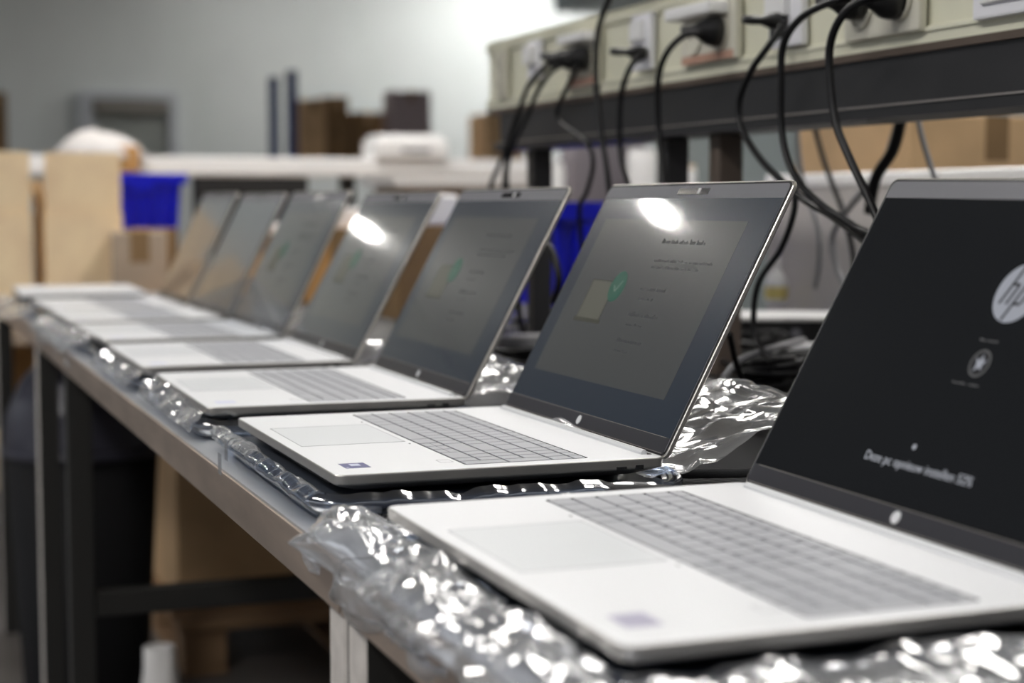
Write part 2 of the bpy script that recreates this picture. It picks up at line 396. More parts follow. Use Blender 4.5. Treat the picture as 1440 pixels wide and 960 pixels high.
def make_laptop(label, FLx, FLy, rot, lid_ang, screen='dialog', base_z=None, sticker='sticker_blue', roll=0.):
    z0 = (CZ-.194-TH) if base_z is None else base_z
    r = empty('laptop', (FLx, FLy, z0), -math.pi/2+rot, label, 'laptop', 'open laptops in a row along the bench')
    if roll: r.rotation_euler = (0, roll, r.rotation_euler[2]); r.location.z += .0018
    deck = fin('keyboard_deck', deck_mesh(), [M['alu'], M['well'], M['deck_side_shade']], r)
    for p in deck.data.polygons: p.use_smooth = False
    # touchpad
    bm = bmesh.new(); slab(bm, .1165, .086, .01795, .0181, r=.003, cx=.147, cy=.055)
    fin('touchpad', bm, M['alu_pad'], r)
    bm = bmesh.new()
    for (a, b, c, d) in ((.147, .0118, .118, .0005), (.147, .0982, .118, .0005), (.0885, .055, .0005, .087), (.2055, .055, .0005, .087)):
        bx(bm, (a, b, .0181), (c, d, .0002))
    fin('touchpad_groove', bm, M['outline'], r)
    # key set
    kb = box('keyboard_tray', ((KX0+KX1)/2, (KY0+KY1)/2, .01665), (KX1-KX0-.001, KY1-KY0-.001, .0002), M['well'], r)
    tag(kb, 'black tray under the grey keys')
    for (x, y, w, d) in KEYS:
        k = link(bpy.data.objects.new('key', key_mesh(w, d)), kb); k.location = (x+w/2, y+d/2, .0167)
    # small marks and stickers
    st = box('sticker', (.317, .0255, .01806), (.024, .0195, .0001), M[sticker], r)
    if sticker == 'sticker_blue':
        bm = bmesh.new(); bx(bm, (.3145, .0262, .01815), (.010, .0075, .0001)); bx(bm, (.3255, .018, .01815), (.0025, .002, .0001))
        fin('sticker_print', bm, M['sticker_white'], st)
    bm = bmesh.new()
    for (a, b, c, d) in ((.319, .0905, .0125, .0004), (.319, .1005, .0125, .0004), (.3128, .0955, .0004, .0104), (.3252, .0955, .0004, .0104)):
        bx(bm, (a, b, .01806), (c, d, .0001))
    fin('badge_outline', bm, M['outline'], r)
    for mx in (.0722, .2185):
        bm = bmesh.new(); slab(bm, .0036, .0013, .01795, .01815, r=.0005, cx=mx, cy=.0985)
        fin('microphone_hole', bm, M['well'], r)
    # hinge cover: silver bar along the rear of the deck
    bm = bmesh.new(); prof = [(.0000, -.0010), (.0004, .0018), (.0020, .0036), (.0044, .0034), (.0058, -.0010)]
    loft(bm, [[(x, D-.0125+p[0], .018+p[1]) for p in prof] for x in (.020, .3400)])
    fin('hinge_cover', bm, M['alu'], r)
    bm = bmesh.new(); bx(bm, (W/2, D-.0058, .0181), (W-.034, .0034, .0006)); fin('hinge_gap', bm, M['gasket'], r)
    # right-hand ports
    bm = bmesh.new(); 
    for (y, w, h) in ((.240, .007, .0048), (.225, .0088, .0030)):
        bx(bm, (W-.0006, y, .0115), (.0016, w, h*.8), bev=.0004, seg=1)
    fin('port', bm, M['well'], r)
    bm = bmesh.new()
    for (y, w, h) in ((.238, .012, .0055), (.215, .009, .0032)): bx(bm, (.0006, y, .0115), (.0016, w, h*.8))
    fin('port', bm, M['well'], r)
    for (fx, fy, fw) in ((W/2, .018, .22), (W/2, D-.02, .26)):
        bm = bmesh.new(); slab(bm, fw, .008, 0, .0028, r=.0035, cx=fx, cy=fy); fin('rubber_foot', bm, M['gasket'], r)
    # ---- lid (frame: x along the hinge, y up the screen, z out of the glass)
    bm = bmesh.new()
    lv = [(-.0050, .0035), (-.0044, .0012), (-.0030, .0000), (-.0006, .0000), (.0000, .0006)]
    loft(bm, [[(x, y, z) for x, y in rrect(W-2*i, LH-2*i, .0068-i*.3, 6, W/2, LH/2)] for z, i in lv])
    lid = fin('lid', bm, M['alu_side'], r)
    lid.location = (0, D-.0014, TH-.0015); lid.rotation_euler = (lid_ang, 0, 0)
    bm = bmesh.new(); slab(bm, W-.0034, LH-.0034, .0, .0005, r=.006, n=6, cx=W/2, cy=LH/2); fin('gasket', bm, M['gasket'], lid)
    bm = bmesh.new(); slab(bm, W-.0066, LH-.0066, .0004, .0007, r=.005, n=6, cx=W/2, cy=LH/2); fin('bezel', bm, M['bezel'], lid)
    # chin below the display, with a fine bright lip at its upper edge
    bm = bmesh.new(); bx(bm, (W/2, .0098, .0008), (W-.009, .0130, .0006)); ch = fin('chin', bm, M['chin'], lid)
    bm = bmesh.new(); bx(bm, (W/2, .0163, .0010), (W-.020, .00055, .0006)); bx(bm, (W/2, .0035, .0010), (W-.014, .0006, .0006)); fin('chin_line', bm, M['edge_pale'], ch)
    bm = bmesh.new(); lathe(bm, [(.0042, 0), (.0042, .0006)], (W/2, .0098, .0009), 20); lg = fin('round_logo', bm, M['logo'], ch)
    # webcam module on the top bezel
    bm = bmesh.new(); slab(bm, .060, .0062, .0007, .0010, r=.001, cx=W/2+.010, cy=LH-.0095); wc = fin('webcam', bm, M['glassy'], lid)
    bm = bmesh.new(); slab(bm, .004, .0052, .0010, .0016, r=.0008, cx=W/2+.022, cy=LH-.0095); fin('webcam_shutter', bm, M['white_plastic'], wc)
    # display
    dm = {'dialog': 'disp_dark', 'black': 'disp_black', 'dark': 'disp_dark'}[screen]
    dp = quad_part('display', DX0, DY0, DX1, DY1, .00085, M[dm], lid, .0003)
    zt = .00105
    if screen == 'dialog':
        dx0, dx1, dy0, dy1 = DX0+.020, DX1-.052, DY0+.030, DY1-.004
        dx0, dx1, dy0, dy1 = .030, .316, .045, .205
        dg = quad_part('dialog_window', dx0, dy0, dx1, dy1, zt, M['dialog'], dp)
        z = zt+.00005
        # outline drawing of a laptop with a green tick
        bm = bmesh.new(); bx(bm, (.095, .122, z), (.050, .038, .00006)); fin('laptop_drawing', bm, M['dlg_panel'], dp)
        bm = bmesh.new()
        bx(bm, (.095, .1412, z+.00004), (.052, .0012, .00006)); bx(bm, (.0695, .122, z+.00004), (.0012, .038, .00006)); bx(bm, (.1205, .122, z+.00004), (.0012, .038, .00006))
        bx(bm, (.095, .1010, z+.00004), (.060, .0040, .00006)); fin('laptop_drawing_outline', bm, M['dlg_edge'], dp)
        bm = bmesh.new(); lathe(bm, [(.0155, 0), (.0155, .00006)], (.128, .137, z+.00008), 32); gd = fin('tick_disc', bm, M['dlg_green'], dp)
        bm = bmesh.new()
        bx(bm, (.1235, .1355, z+.00018), (.0016, .0075, .00006), None); 
        bm.free(); bm = bmesh.new()
        for (p, q) in (((.1215, .1375), (.1262, .1320)), ((.1262, .1320), (.1350, .1425))):
            v = Vector((q[0]-p[0], q[1]-p[1], 0)); a = math.atan2(v.y, v.x)
            bx(bm, ((p[0]+q[0])/2, (p[1]+q[1])/2, z+.00018), (v.length+.0008, .0014, .00006), Matrix.Rotation(a, 3, 'Z'))
        fin('tick', bm, M['dlg_tick'], gd)
        bm = bmesh.new()
        wordline(bm, .176, .1820, .083, .0045, 1)
        wordline(bm, .178, .1640, .112, .0030, 2); wordline(bm, .178, .1575, .092, .0030, 3)
        for yy, L, s in ((.136, .052, 4), (.111, .058, 5), (.086, .050, 6)):
            wordline(bm, .178, yy, L, .0042, s, 1.7); wordline(bm, .182, yy-.009, L*.55, .0026, s+10)
        fin('dialog_text', bm, M['dlg_text'], dp)
    if screen == 'black':
        z = .00102
        # round logo with two slanted letters
        cx, cy, rr = .192, .163, .0200
        bm = bmesh.new(); lathe(bm, [(rr, 0), (rr, .00006)], (cx, cy, z), 48); lo = fin('boot_logo', bm, M['disp_logo'], dp)
        bm = bmesh.new()
        def stroke(x, y0, y1, w=.0024):
            sk = .36
            y0c, y1c = y0, y1
            p = [(cx+x+y0c*sk-w/2, cy+y0c), (cx+x+y0c*sk+w/2, cy+y0c), (cx+x+y1c*sk+w/2, cy+y1c), (cx+x+y1c*sk-w/2, cy+y1c)]
            vs = [bm.verts.new((a, b, z+.00012)) for a, b in p]; bm.faces.new(vs)
        stroke(-.0098, -.0080, .0182); stroke(-.0034, -.0080, .0048)        # letter h
        stroke(.0026, -.0186, .0060); stroke(.0090, -.0065, .0048)          # letter p
        sk = .36
        for (xa, xb, yy) in ((-.0098, -.0039, .0056), (.0026, .0085, .0056), (.0026, .0085, -.0072)):
            vs = [bm.verts.new((cx+xa+yy*sk+a, cy+yy+b, z+.00012)) for a, b in ((-.0012, -.0010), (xb-xa+.0010, -.0010), (xb-xa+.0010, .0010), (-.0012, .0010))]; bm.faces.new(vs)
        fin('boot_logo_letters', bm, M['disp_ink'], lo)
        # small round security emblem with a line of print above and below
        ex, ey = .1880, .1150
        bm = bmesh.new(); lathe(bm, [(.0092, 0), (.0092, .00005)], (ex, ey, z), 36); em = fin('round_emblem', bm, M['txt_dim'], dp)
        bm = bmesh.new(); lathe(bm, [(.0078, 0), (.0078, .00005)], (ex, ey, z+.00008), 36); fin('emblem_ground', bm, M['disp_ink'], em)
        bm = bmesh.new()
        pts = [(-.005, .004), (-.0015, .0015), (.0010, .0062), (.0022, .0015), (.006, .003), (.0030, -.0012), (.0036, -.0045), (.0002, -.0028), (-.0035, -.0060), (-.0025, -.0015)]
        bm.faces.new([bm.verts.new((ex+a, ey+b, z+.00018)) for a, b in pts]); fin('emblem_shape', bm, M['disp_logo'], em)
        bm = bmesh.new(); wordline(bm, .178, .1295, .017, .0018, 21); wordline(bm, .171, .1000, .028, .0020, 22); fin('emblem_print', bm, M['txt_dim'], dp)
        text_mesh('status_text', 'Deze pc opnieuw instellen 52%', .0087, M['txt_grey'], dp, (.121, .0400, z))
        bm = bmesh.new(); lathe(bm, [(.0018, 0), (.0018, .00006)], (.165, .0550, z), 16); fin('spinner_dot', bm, M['txt_grey'], dp)
    return r

laps = [
 ('nearest open silver laptop with the black boot screen and round white logo', .3014, 1.0422, .0187, 1.067+.0, 'black', 'sticker_lav'),
 ('open silver laptop in sharp focus with a green tick on screen and a blue sticker', .3056, 1.5411, -.0009, 1.089, 'dialog', 'sticker_blue'),
 ('third open silver laptop from the front, just behind the green tick laptop', .2988, 1.9844, -.0148, 1.080, 'dialog', 'sticker_white'),
 ('fourth open silver laptop from the front, bright lamp glint at its top left corner', .2993, 2.4259, -.0084, 1.068, 'dialog', 'sticker_white'),
 ('fifth open silver laptop from the front, plastic film leaning on its lower left', .3005, 2.8569, .0104, 1.105, 'dialog', 'sticker_white'),
 ('sixth open silver laptop from the front, screen half covered by the one before it', .3005, 3.2850, .004, 1.10, 'dark', 'sticker_white'),
 ('farthest open silver laptop in the row, next to the closed one', .3005, 3.6700, .0, 1.13, 'dark', 'sticker_white'),
]
LAPS = []
for lb, x, y, rz, al, scr, stk in laps:
    LAPS.append(make_laptop(lb, x, y, rz, al, scr, sticker=stk, roll=.013 if scr == 'black' else 0))

# closed laptop at the far end
def closed_laptop():
    r = empty('closed_laptop', (.295, 4.09, TT+.0152), -math.pi/2-.03, 'closed white-silver laptop lying flat past the end of the open ones', 'laptop')
    bm = bmesh.new(); lv = [(0, .012), (.004, .004), (.010, 0), (.014, 0), (.0145, .001)]
    loft(bm, [[(x, y, z) for x, y in rrect(W-2*i, D-2*i, .011-i*.4, 6, W/2, D/2)] for z, i in lv]); fin('base', bm, M['panel_dark'], r)
    bm = bmesh.new(); lv = [(.0150, .001), (.016, 0), (.021, 0), (.0225, .0015)]
    loft(bm, [[(x, y, z) for x, y in rrect(W-2*i, D-2*i, .011-i*.4, 6, W/2, D/2)] for z, i in lv]); fin('lid', bm, M['alu'], r)
    bm = bmesh.new(); bx(bm, (W/2, D-.006, .0148), (.30, .008, .003)); fin('hinge', bm, M['gasket'], r)
    q = empty('foam_sleeve', (.285, 4.10, TT), -math.pi/2-.03, 'dark foam sleeve lying flat under the closed laptop', 'sleeve')
    bm = bmesh.new(); loft(bm, [[(x, y, z) for x, y in rrect(W+.02-2*i, D+.02-2*i, .02, 6, (W+.02)/2, (D+.02)/2)] for z, i in ((.0, .004), (.003, 0), (.012, 0), (.015, .004))]); fin('sleeve_body', bm, M['foam'], q, True)
    bm = bmesh.new(); bx(bm, ((W+.02)/2, .004, .0075), (W, .004, .0008)); fin('sleeve_seam', bm, M['edge_pale'], q)
closed_laptop()

# ================================================================== BENCH
TX0 = .272
BENCH = []
def table(y0, y1, label, legs, bars=()):
    t = empty('workbench', (TX0, (y0+y1)/2, 0), 0, label, 'workbench', 'workbenches pushed end to end')
    ox, oy = TX0, (y0+y1)/2
    L = y1-y0; TX1 = 1.50
    bm = bmesh.new(); bx(bm, ((TX1-TX0)/2, 0, TT-.0015), (TX1-TX0, L, .003)); fin('steel_top', bm, M['steel_top'], t)
    bm = bmesh.new(); bx(bm, (-.0005, 0, TT-.0170), (.003, L, .0300)); bx(bm, (.004, 0, TT-.0335), (.012, L, .003)); fin('front_lip', bm, M['steel_edge'], t)
    bm = bmesh.new(); bx(bm, ((TX1-TX0)/2, 0, TT-.018), (TX1-TX0-.02, L-.01, .028)); fin('board', bm, M['card_dark'], t)
    for ly in legs:
        for lx in (.020, 1.19):
            bm = bmesh.new(); vs = bx(bm, (lx+.001, ly-oy, (TT-.035)/2), (.0385, .0385, TT-.035), bev=.002, seg=1)
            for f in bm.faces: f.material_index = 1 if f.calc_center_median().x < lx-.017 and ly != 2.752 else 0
            fin('leg', bm, [M['leg_black'], M['leg_lit']], t)
    for (by, z) in bars:
        bm = bmesh.new(); bx(bm, (.605, by-oy, z), (1.13, .032, .040), bev=.002, seg=1); fin('stretcher', bm, M['leg_black'], t)
    BENCH.append(t); return t
table(-.62, 1.034, 'steel topped workbench nearest the camera, carrying the boot screen laptop', [1.013])
table(1.040, 2.775, 'steel topped workbench in the middle, carrying three open laptops', [1.060, 2.752], [(2.752, .435)])
table(2.781, 4.42, 'steel topped workbench at the far end, carrying the last laptops', [3.27, 4.39])

# ribbed rubber mat under the laptops
bm = bmesh.new()
slab(bm, 1.07, 4.7, TT+.0004, TT+.0028, r=.01, cx=.336+.535, cy=1.75)
tag(fin('rubber_mat', bm, M['ribbed'], None), 'black ribbed rubber mat running under the row of laptops', 'mat')

# ================================================================== PLASTIC SLEEVES AND FILM
def world_sleeve(lap, k, label, seed):
    """flat slate sleeve bag under the laptop with a clear film skin around it"""
    x0, y0 = lap[1], lap[2]
    r = empty('plastic_sleeve', (x0, y0, TT+.003), -math.pi/2+lap[3]+k.get('rot', 0), label, 'plastic sleeve', 'sleeves the laptops lie on')
    ex, ey0, ey1, h = k.get('ex', .010), k.get('f', .010), k.get('b', .02), k.get('h', .0100)
    cx = W/2; cy = (D+ey1-ey0)/2
    bm = bmesh.new()
    loft(bm, [[(x, y, z) for x, y in rrect(W+2*ex-2*i, D+ey0+ey1-2*i, .018, 6, cx, cy)] for z, i in ((0, .005), (.002, .001), (h*.5, 0), (h*.85, .002), (h, .007))])
    fin('sleeve_body', bm, M['foam'], r, True)
    # skin: wavy band around the four sides
    N = 700
    per = rrect(W+2*ex+.004, D+ey0+ey1+.004, .02, 6, cx, cy)
    P = [Vector((*p, 0)) for p in per]; P.append(P[0]); Ls = [0]
    for a, b in zip(P[:-1], P[1:]): Ls.append(Ls[-1]+(b-a).length)
    LT = Ls[-1]
    def fn(u, v):
        s = u*LT; X = np.interp(s, Ls, [p.x for p in P]); Y = np.interp(s, Ls, [p.y for p in P])
        dx = X-cx; dy = Y-cy; n = np.sqrt(dx*dx+dy*dy)
        ax = np.where(np.abs(dx)/(W/2+ex) > np.abs(dy)/((D+ey0+ey1)/2), np.sign(dx), 0); ay = np.where(ax == 0, np.sign(dy), 0)
        top = h+.0022+.0045*vnoise(s/.035, s*0, seed)+.003*vnoise(s/.012, s*0, seed+5)
        bul = np.sin(v*math.pi)*.006
        c = crumple(s, v*.012, seed, .045, 3)*.0032
        infl = np.clip((v-.75)*4, 0, 1)*.003
        o = bul+c*np.sin(v*math.pi)**.5-infl
        return X+ax*o, Y+ay*o, v*top+np.clip(c, -.001, .002)*v
    sheet('film_skin', fn, N, 12, M['film_dark'], r)
    return r
slv = [
 (0, dict(ex=.004, f=.004, b=.004, h=.0060), 'plastic sleeve under the nearest boot screen laptop', 11),
 (1, dict(ex=.012, f=.010, b=.01, h=.0085, rot=-.012), 'slate blue plastic sleeve under the green tick laptop, sticking out along its near side', 12),
 (2, dict(ex=.008, f=.004, b=.01, h=.0085), 'plastic sleeve under the third open laptop from the front', 13),
 (3, dict(ex=.004, f=.004, b=.01, h=.0085), 'plastic sleeve under the fourth open laptop from the front', 14),
 (4, dict(ex=.002, f=.004, b=.01, h=.0085), 'plastic sleeve under the fifth open laptop from the front', 15),
 (5, dict(ex=.0, f=.004, b=.01, h=.0085), 'plastic sleeve under the sixth open laptop from the front', 16),
 (6, dict(ex=.0, f=.004, b=.01, h=.0085), 'plastic sleeve under the farthest open laptop', 17),
]
for i, k, lb, s in slv: world_sleeve(laps[i], k, lb, s)

def path_sheet(name, label, prof, y0, y1, nu, nv, seed, amp=.006, scale=.05, m='film_heavy', taper=None, wob=.01, cat='plastic film', smooth=True, yskew=None, group=None, an=1.):
    """film following a profile in x,z (list of points), extruded along world y from y0 to y1"""
    Q = np.array(prof, float); seg = np.sqrt(((Q[1:]-Q[:-1])**2).sum(1)); S = np.concatenate([[0], np.cumsum(seg)]); S /= S[-1]; LT = seg.sum()
    def fn(u, v):
        X = np.interp(v, S, Q[:, 0]); Z = np.interp(v, S, Q[:, 1])
        e = 1e-3; dX = np.interp(np.clip(v+e, 0, 1), S, Q[:, 0])-np.interp(np.clip(v-e, 0, 1), S, Q[:, 0]); dZ = np.interp(np.clip(v+e, 0, 1), S, Q[:, 1])-np.interp(np.clip(v-e, 0, 1), S, Q[:, 1])
        n = np.sqrt(dX**2+dZ**2)+1e-9; nx, nz = -dZ/n, dX/n
        sgn = np.where(nz < -.2, -1, 1); 
        Lw = y1-y0; Y = y0+u*Lw+wob*(vnoise(v*7, v*0+seed, seed)-.5)*(np.abs(u-.5)*2)
        if yskew: Y = Y+yskew*(v-.5)
        c = crumple(u*Lw, v*LT, seed, scale, 3, an)
        c = (c+.25)*amp
        if taper: c = c*taper(u, v)
        return X+nx*c*sgn, Y, Z+nz*c*sgn
    o = sheet(name, fn, nu, nv, M[m], None, smooth=smooth)
    return tag(o, label, cat, group)

zc = TT
# big crinkled film of the nearest laptop, draping over the bench edge
path_sheet('draped_film', 'large crinkled clear film hanging over the bench edge in front of the nearest laptop',
  [(.330, zc+.006), (.312, zc+.007), (.298, zc+.010), (.284, zc+.013), (.268, zc+.009), (.260, zc-.004), (.258, zc-.020), (.262, zc-.034)],
  .38, 1.115, 640, 130, 3, amp=.018, scale=.036, wob=.03, an=2.2, taper=lambda u, v: np.clip((v-.02)/.30, .02, 1))
path_sheet('loose_film', 'crumpled clear film lying beside the near right edge of the nearest laptop',
  [(.262, zc+.004), (.33, zc+.011), (.42, zc+.009), (.52, zc+.011), (.62, zc+.012), (.70, zc+.008)],
  .42, .668, 240, 260, 5, amp=.013, scale=.055, wob=.03, an=1.8)
path_sheet('film_strip', 'thin strip of clear film showing along the far left edge of the nearest laptop',
  [(.30, zc+.010), (.36, zc+.017), (.43, zc+.020), (.50, zc+.017), (.56, zc+.008)], 1.035, 1.075, 40, 200, 6, amp=.006, scale=.03, m='film_heavy')
# film of the green tick laptop
path_sheet('rolled_film', 'rolled clear film edge lying along the front of the green tick laptop',
  [(.304, zc+.0115), (.299, zc+.016), (.292, zc+.0165), (.287, zc+.011), (.288, zc+.006), (.294, zc+.004)], 1.19, 1.575, 300, 24, 21, amp=.0035, scale=.030, wob=.01)
path_sheet('crinkled_film', 'crinkled clear film rising behind the green tick laptop, next to the coiled black cable',
  [(.560, zc+.012), (.62, zc+.022), (.68, zc+.036), (.73, zc+.050), (.755, zc+.036), (.80, zc+.020), (.86, zc+.010)],
  1.160, 1.52, 240, 240, 23, amp=.026, scale=.11, wob=.05, yskew=-.05)
path_sheet('film_tail', 'clear film tail behind the third open laptop from the front',
  [(.56, zc+.014), (.62, zc+.024), (.68, zc+.034), (.74, zc+.020), (.78, zc+.008)], 1.63, 1.93, 160, 140, 25, amp=.014, scale=.06, wob=.05)
path_sheet('film_edge', 'crumpled film bunched at the front corner of the third open laptop',
  [(.318, zc+.016), (.300, zc+.024), (.286, zc+.016), (.278, zc+.006)], 1.62, 1.96, 160, 40, 27, amp=.008, scale=.035, wob=.02)
path_sheet('film_edge', 'crumpled film bunched along the front of the fourth open laptop',
  [(.310, zc+.016), (.298, zc+.020), (.284, zc+.014), (.276, zc+.005)], 2.06, 2.42, 160, 36, 28, amp=.009, scale=.035, wob=.02)
path_sheet('film_edge', 'crumpled film hanging at the bench edge before the fifth and sixth laptops',
  [(.310, zc+.016), (.295, zc+.018), (.274, zc+.008), (.266, zc-.006), (.264, zc-.020)], 2.62, 3.25, 200, 40, 29, amp=.012, scale=.05, wob=.02)
path_sheet('film_edge', 'film spilling over the far bench edge beside the closed laptop',
  [(.300, zc+.014), (.285, zc+.014), (.262, zc+.006), (.225, zc-.002), (.205, zc-.010)], 3.42, 3.95, 160, 40, 30, amp=.010, scale=.05, wob=.02)
# stiff triangle of film standing against the fifth screen
def tri_film(u, v):
    a = np.array(atX(262, 424, .50)); b = np.array(atX(398, 470, .52)); c = np.array(atX(352, 388, .60)); 
    p = a[:, None, None]*(1-u)+b[:, None, None]*u
    q = c[:, None, None]
    w = v
    P = p*(1-w)+q*w
    h = crumple(u*.2, v*.1, 44, .09, 2)*.005
    return P[0]+h, P[1], P[2]+h*.4
tag(sheet('standing_film', tri_film, 60, 40, M['film']), 'stiff fold of clear film standing before the fifth open laptop screen', 'plastic film')
path_sheet('film_tail', 'white glinting film tail behind the sixth and farthest laptops',
  [(.54, zc+.010), (.60, zc+.05), (.64, zc+.06), (.70, zc+.02)], 2.50, 2.62, 60, 60, 33, amp=.012, scale=.05)
path_sheet('film_tail', 'white glinting film tail behind the fourth open laptop',
  [(.56, zc+.012), (.62, zc+.035), (.66, zc+.03), (.72, zc+.01)], 2.06, 2.22, 60, 60, 34, amp=.012, scale=.05)
# bits of sticky tape on the bench front lip
for k, (a, b) in enumerate((((309, 652), (316, 640)), ((318, 632), (327, 622)))):
    p = atX(a[0], a[1], TX0-.0035); tb = BENCH[1]
    tag(box('tape_scrap', p-tb.location, (.0006, .012 if k else .014, .018), M['film'], tb), 'scrap of clear tape')

# ================================================================== POWER RAIL
RX = 1.0
yL = 2.806; zb = CZ+.1630; zt = CZ+.2750; yN = .55
def rail():
    t = empty('power_trunking', (RX, (yL+yN)/2, zb), 0, 'long cream power trunking with sockets on black posts above the bench', 'power rail')
    L = yL-yN; H = zt-zb
    prof = [(0, 0), (0, .016), (.005, .018), (.005, H-.018), (0, H-.016), (0, H-.002), (.002, H), (.115, H), (.115, 0)]
    bm = bmesh.new(); loft(bm, [[(a, y, b) for a, b in prof] for y in (-L/2, L/2)]); fin('trunking_body', bm, M['cream'], t)
    bm = bmesh.new(); bx(bm, (-.0012, 0, .013), (.0026, L, .0035)); bx(bm, (-.0012, 0, H-.010), (.0026, L, .003)); bx(bm, (.04, 0, H+.0008), (.085, L, .0016)); fin('cover_lip', bm, M['cream_light'], t)
    # black steel beam below it, with a paler lower ledge
    bm = bmesh.new(); bx(bm, (.060, 0, -.004), (.12, L, .008)); fin('underside_board', bm, M['beam_brown'], t)
    bm = bmesh.new(); bx(bm, (.040, 0, -.033), (.07, L-.10, .050)); bx(bm, (.035, 0, -.066), (.08, L-.10, .012)); fin('steel_beam', bm, M['beam'], t)
    bm = bmesh.new(); bx(bm, (-.004, 0, -.0592), (.006, L-.10, .0022)); fin('beam_edge', bm, M['edge_pale'], t)
    for px in (755, 942, 1016):
        y = atX(px, 220, RX+.03).y
        bm = bmesh.new(); bx(bm, (.035, y-(yL+yN)/2, (TT-zb-.06)/2), (.035, .030, zb-TT-.066), bev=.002, seg=1); fin('post', bm, M['beam_brown' if px == 1016 else 'beam'], t)
    return t
rail()
def plate(px, py0, py1, ylen, m='socket', kind='double', label='', cover=True, rose=False, name='socket_outlet'):
    """outlet on the trunking, centred at image column px"""
    c = atX(px, (py0+py1)/2, RX); h = abs(atX(px, py0, RX).z-atX(px, py1, RX).z)
    t = empty(name, (RX-.0004, c.y, c.z-h/2), 0, label, 'socket', None)
    bm = bmesh.new(); bx(bm, (-.004, 0, h/2), (.010, ylen, h), bev=.0025); fin('face_plate', bm, M[m], t)
    return t, c, h
def round_socket(t, y, z, r=.019, m='black_plastic', rim='socket'):
    bm = bmesh.new(); lathe(bm, [(r+.003, -.0105), (r+.003, -.0125), (r, -.0128), (r, -.0095)], (0, y, z), 28, 'X'); s = fin('socket_ring', bm, M[rim], t)
    bm = bmesh.new(); lathe(bm, [(r, -.0096), (r, -.0100)], (0, y, z), 28, 'X')
    for yy in (-.0095, .0095): lathe(bm, [(.0025, -.0110), (.0025, -.0100)], (0, y+yy, z), 10, 'X')
    fin('socket_well', bm, M[m], s)
# far left: dark double data outlet
t, c, h = plate(710, 72, 138, .045, 'socket', label='narrow outlet with two dark round holes at the far end of the trunking')
for z in (h*.28, h*.74): round_socket(t, 0, z, .011, 'black_plastic')
t, c, h = plate(757, 57, 112, .050, 'socket_white', label='white outlet second from the far end of the trunking')
bm = bmesh.new(); bx(bm, (-.014, 0, h*.62), (.016, .034, .030), bev=.003); fin('switch_block', bm, M['white_plastic'], t)
t, c, h = plate(825, 45, 125, .118, 'socket', label='double socket with terracotta trim holding two plugs beside the rising cable')
for y in (-.029, .029): round_socket(t, y, h*.42, .017, 'black_plastic')
bm = bmesh.new(); bx(bm, (-.018, 0, h-.010), (.022, .100, .014), bev=.003); fin('hinged_cover', bm, M['white_plastic'], t)
bm = bmesh.new(); bx(bm, (-.0092, 0, h*.12), (.002, .100, .012)); fin('lower_trim', bm, M['rose'], t)
t, c, h = plate(909, 20, 100, .062, 'socket_white', label='upright white outlet left of the big single-plug socket')
bm = bmesh.new(); bx(bm, (-.011, .004, h*.70), (.010, .040, h*.34), bev=.002); fin('blank_cover', bm, M['white_plastic'], t)
bm = bmesh.new(); bx(bm, (-.010, .004, h*.30), (.008, .034, h*.24), bev=.002); fin('jack', bm, M['black_plastic'], t)
t, c, h = plate(1004, 3, 88, .150, 'socket', label='wide double socket with raised white cover and one black plug')
for y in (-.036, .036): round_socket(t, y, h*.46, .020, 'black_plastic' if y > 0 else 'socket')
bm = bmesh.new(); bx(bm, (-.022, .006, h-.012), (.030, .128, .016), bev=.004); fin('hinged_cover', bm, M['white_plastic'], t)
bm = bmesh.new(); bx(bm, (-.0092, 0, h*.08), (.002, .140, .010)); fin('lower_trim', bm, M['rose'], t)
t, c, h = plate(1113, -22, 67, .076, 'socket_white', label='upright white outlet right of the wide single-plug socket')
bm = bmesh.new(); bx(bm, (-.012, .010, h*.66), (.012, .046, h*.34), bev=.002); fin('blank_cover', bm, M['white_plastic'], t)
bm = bmesh.new(); bx(bm, (-.010, .012, h*.26), (.008, .030, h*.20), bev=.002); fin('jack', bm, M['black_plastic'], t)
t, c, h = plate(1249, -42, 52, .142, 'socket', label='double socket with two black plugs at the top right')
for y in (-.036, .036): round_socket(t, y, h*.5, .020, 'black_plastic')
t, c, h = plate(1425, -60, 22, .100, 'socket_white', label='white outlet nearest the camera at the right end of the trunking')
bm = bmesh.new(); bx(bm, (-.010, .0, h*.5), (.006, .07, h*.5), bev=.002); fin('blank_cover', bm, M['white_plastic'], t)

def onrail(px, py, dx=.0): return atX(px, py, RX-dx)
def plug_and_cable(label, plug_px, pts, r=.0032, m='cable', plugsize=.019, free=False, grp=None, angled=True):
    """pts: (px, py, distance in front of the trunking); plug body is a child of the cable"""
    t = empty('power_cable', onrail(plug_px[0], plug_px[1], .012), 0, label, 'cable', grp)
    o = t.location.copy()
    P = [onrail(a, b, d)-o for a, b, d in pts]
    e = P[-1]; zt_ = TT+.008-o.z
    P += [Vector((e.x+.01, e.y, (e.z+zt_)/2)), Vector((e.x+.03, e.y-.01, zt_)), Vector((e.x+.09, e.y-.03, zt_))]      # runs on down to the bench
    bm = bmesh.new(); tube(bm, P, r, 10, 10); fin('cord', bm, M[m], t, True)
    if plugsize:
        bm = bmesh.new(); lathe(bm, [(plugsize*.98, -.002), (plugsize, -.010), (plugsize*.92, -.018), (plugsize*.5, -.030), (.0055, -.042), (.0045, -.052)], (0, 0, 0), 24, 'X'); fin('plug', bm, M['black_plastic'], t, True)
    return t
def d(*a): return a
plug_and_cable('thick black cable arching from the wide single-plug socket down behind the green tick screen', (1012, 44),
  [(985, 46, .050), (962, 50, .062), (938, 74, .062), (926, 110, .058), (925, 160, .055), (928, 205, .055), (936, 262, .060), (945, 330, .07)], .0040)
